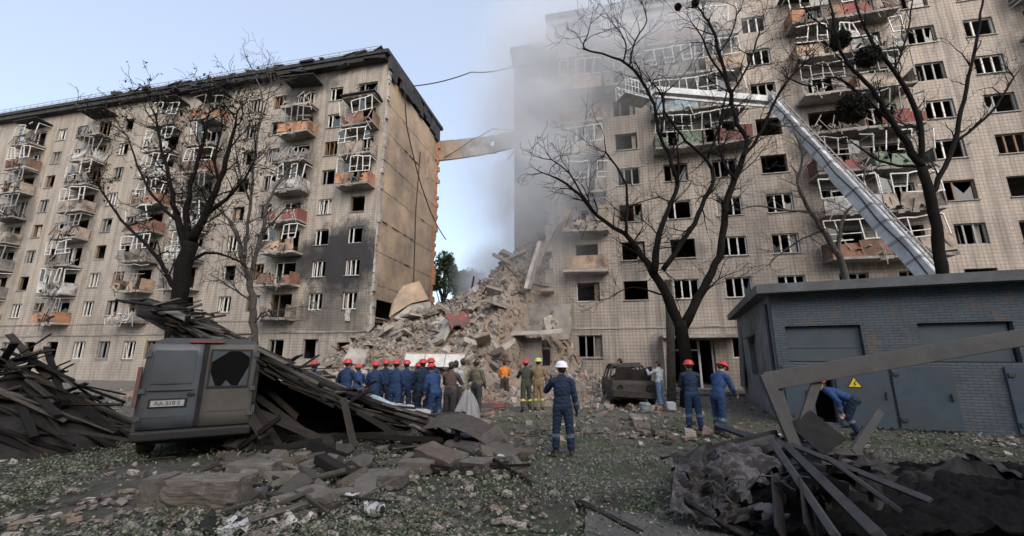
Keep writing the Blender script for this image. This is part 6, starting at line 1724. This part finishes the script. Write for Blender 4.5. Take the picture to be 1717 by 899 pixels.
for i in range(900):
    y = 4.3 * (20 / 4.3) ** rs.random(); x = (rs.uniform(-50, 1750) - 858) / 690 * y; a = rs.uniform(0, 6.28); L = rs.uniform(.1, .6)
    p = Vector((x, y, .05)); d = Vector((math.cos(a), math.sin(a), rs.gauss(0, .1)))
    tw.tube([p, p + d * L * .5 + Vector((rs.gauss(0, .03), rs.gauss(0, .03), .02)), p + d * L], [.007, .006, .003], 4)
tag(tw.build('fallen_twigs', 'bark_grey'), 'thin fallen twigs scattered over the yard', 'twigs', kind='stuff')
n = 0
for i in range(190):                                      # pale stones and brick bits between the people and the facade
    px, py = rs.uniform(560, 1240), rs.uniform(645, 745)
    p = gp(px, py)
    if in_town(p.x, p.y) or p.y > 25: continue
    s = .10 + .22 * rs.random() ** 2
    o = link('rubble_block', (BLOCK_MESH if i % 3 == 0 else GBLOCK_MESH)[i % 10]); o.scale = (s * 1.7, s, s * .55); o.location = (p.x, p.y, s * .12); o.rotation_euler = (rs.gauss(0, .2), rs.gauss(0, .2), rs.uniform(0, 6))
    tag(o, 'stray lump of masonry thrown out onto the yard', 'rubble', 'masonry thrown onto the yard'); n += 1
a, b_ = gp(1000, 664), gp(1260, 664)
for i in range(12):
    q = a.lerp(b_, (i + .5) / 12); o = bevelled(MB().box((0, 0, .045), ((b_ - a).length / 12 - .02, .15, .13), None, 0, .008).build('kerb_stone', 'ground_block'), .012); o.location = q; o.rotation_euler = (0, 0, rs.gauss(0, .01))
    tag(o, 'low kerb stone along the grass before the facade', 'kerb', 'kerb stones of the yard')
pa = gp(1010, 905); path = MB().sheet(lambda u, v: Vector((.62 + .30 * u + 2.2 * v + .05 * noise.noise((u * 6, v * 3, 1)), 3.9 + 1.75 * u - .5 * v * u, .014 + .015 * noise.noise((u * 7, v * 7, 2)))), 24, 20, .06)
tag(path.build('path', 'path_stone'), kind='structure')
o = MB().beam(gp(968, 850) + Vector((0, 0, .05)), gp(1075, 906) + Vector((0, 0, .05)), .09, .08).build('plank', 'char'); tag(o, 'black plank lying along the edge of the grey path', 'plank')
# odds and ends near the facade
for (px, py, mt, lab) in ((1082, 690, 'parapet_blue', 'pale blue plastic crate beside the burnt car'), (1125, 688, 'grey_shirt', 'grey sack beside the person in jeans')):
    p = gp(px, py); o = bevelled(MB().box((0, 0, .14), (.34, .26, .3), None, 0, .03).build('crate', mt), .03); o.location = p; tag(o, lab, 'crate' if 'crate' in lab else 'sack')
o = MB().box((0, 0, .06), (1.1, .6, .14), None, 0, .05).build('red_cloth', 'parapet_red'); o.location = gp(822, 682); tag(o, 'dusty red mattress flat on the ground near the orange-vested worker', 'mattress')
pole = MB().tube([gp(1126, 672) + Vector((0, 0, -.1)), at(1124, 560, 18.6), at(1120, 470, 18.6)], [.2, .18, .16], 10).build('stump', 'bark_grey'); 
tag(pole, 'broken grey trunk standing just behind the forked black tree', 'tree trunk')
dp = MB(); 
for dx in (0, .5): dp.tube([bw(20.2 + dx, -.3, .02), bw(20.2 + dx, -.3, 3.3), bw(20.45 + dx * .1, -.3, 3.5)], .05, 8)
tag(dp.build('pipe_arch', 'frame_grey'), 'pale gas pipe loop running up the tiled facade', 'pipe')
sheetw = MB().sheet(lambda u, v: Vector((u * .45 - .2 + .04 * math.sin(v * 9), -.06 + .05 * math.sin(u * 12), -v * .95 - .05 * u)), 10, 8, .006).build('hanging_cloth', 'paper'); sheetw.location = bw(-1.75, -.12, 5.55); sheetw.rotation_euler = (0, 0, YAW); tag(sheetw, 'white curtain blown out over the sill of a lower window', 'curtain')
# ------------------------------------------------------------------ smoke
def smoke(name, c, rad, rot, dens, label, seed, scale=.16, thr=.40, col=(.80, .825, .865), soft=.35):
    m = bpy.data.materials.new(name + '_mat'); m.use_nodes = True; nt = m.node_tree; nt.nodes.clear()
    out = N(nt, 'ShaderNodeOutputMaterial'); pv = N(nt, 'ShaderNodeVolumePrincipled'); nt.links.new(pv.outputs[0], out.inputs['Volume'])
    pv.inputs['Color'].default_value = (*col, 1); pv.inputs['Anisotropy'].default_value = .1
    tc = N(nt, 'ShaderNodeTexCoord'); geo = N(nt, 'ShaderNodeNewGeometry')
    ln = N(nt, 'ShaderNodeVectorMath', operation='LENGTH'); nt.links.new(tc.outputs['Object'], ln.inputs[0])
    fall = N(nt, 'ShaderNodeMapRange', i_1=1.0, i_2=soft, i_3=0.0, i_4=1.0); nt.links.new(ln.outputs['Value'], fall.inputs[0])
    mp = N(nt, 'ShaderNodeMapping'); mp.inputs['Location'].default_value = (seed, seed * 2, seed * 3); nt.links.new(geo.outputs['Position'], mp.inputs[0])
    f = nz(nt, mp.outputs[0], scale, 4, .6, .6)
    r = N(nt, 'ShaderNodeMapRange', i_1=thr, i_2=thr + .28, i_3=0.0, i_4=1.0); nt.links.new(f, r.inputs[0])
    d = math_n(nt, 'MULTIPLY', math_n(nt, 'MULTIPLY', fall.outputs[0], fall.outputs[0]), math_n(nt, 'MULTIPLY_ADD', r.outputs[0], .85, .15))
    nt.links.new(math_n(nt, 'MULTIPLY', d, dens), pv.inputs['Density'])
    me = bpy.data.meshes.new(name); bm = bmesh.new(); bmesh.ops.create_icosphere(bm, subdivisions=3, radius=1); bm.to_mesh(me); bm.free(); me.materials.append(m)
    o = link(name, me); o.location = c; o.scale = rad; o.rotation_euler = rot
    return tag(o, label, 'smoke', kind='stuff')
smoke('smoke', bw(13.6, -1.2, 19.5), (8.0, 5.0, 18.0), (0, R(6), YAW), 1.35, 'grey smoke rising past the stair tower and the torn facade corner', 3, .2, .38, soft=0.0)
smoke('smoke', bw(19.5, -2.4, 25.0), (10.5, 3.2, 9.0), (0, R(15), YAW), 1.0, 'thin smoke veil drifting over the upper balconies', 9, .2, .4, soft=0.0)
smoke('smoke', bw(7.6, 13, 9.6), (6.8, 5.0, 5.5), (0, 0, 0), 2.6, 'bluish smoke welling up behind the rubble crest', 14, .3, .34, (.93, .94, .955), 0.0)
smoke('smoke', bw(9.8, 7.5, 16), (3.4, 3.5, 10.0), (0, R(10), 0), .5, 'faint smoke wisp in the gap under the hanging wall strip', 20, .25)
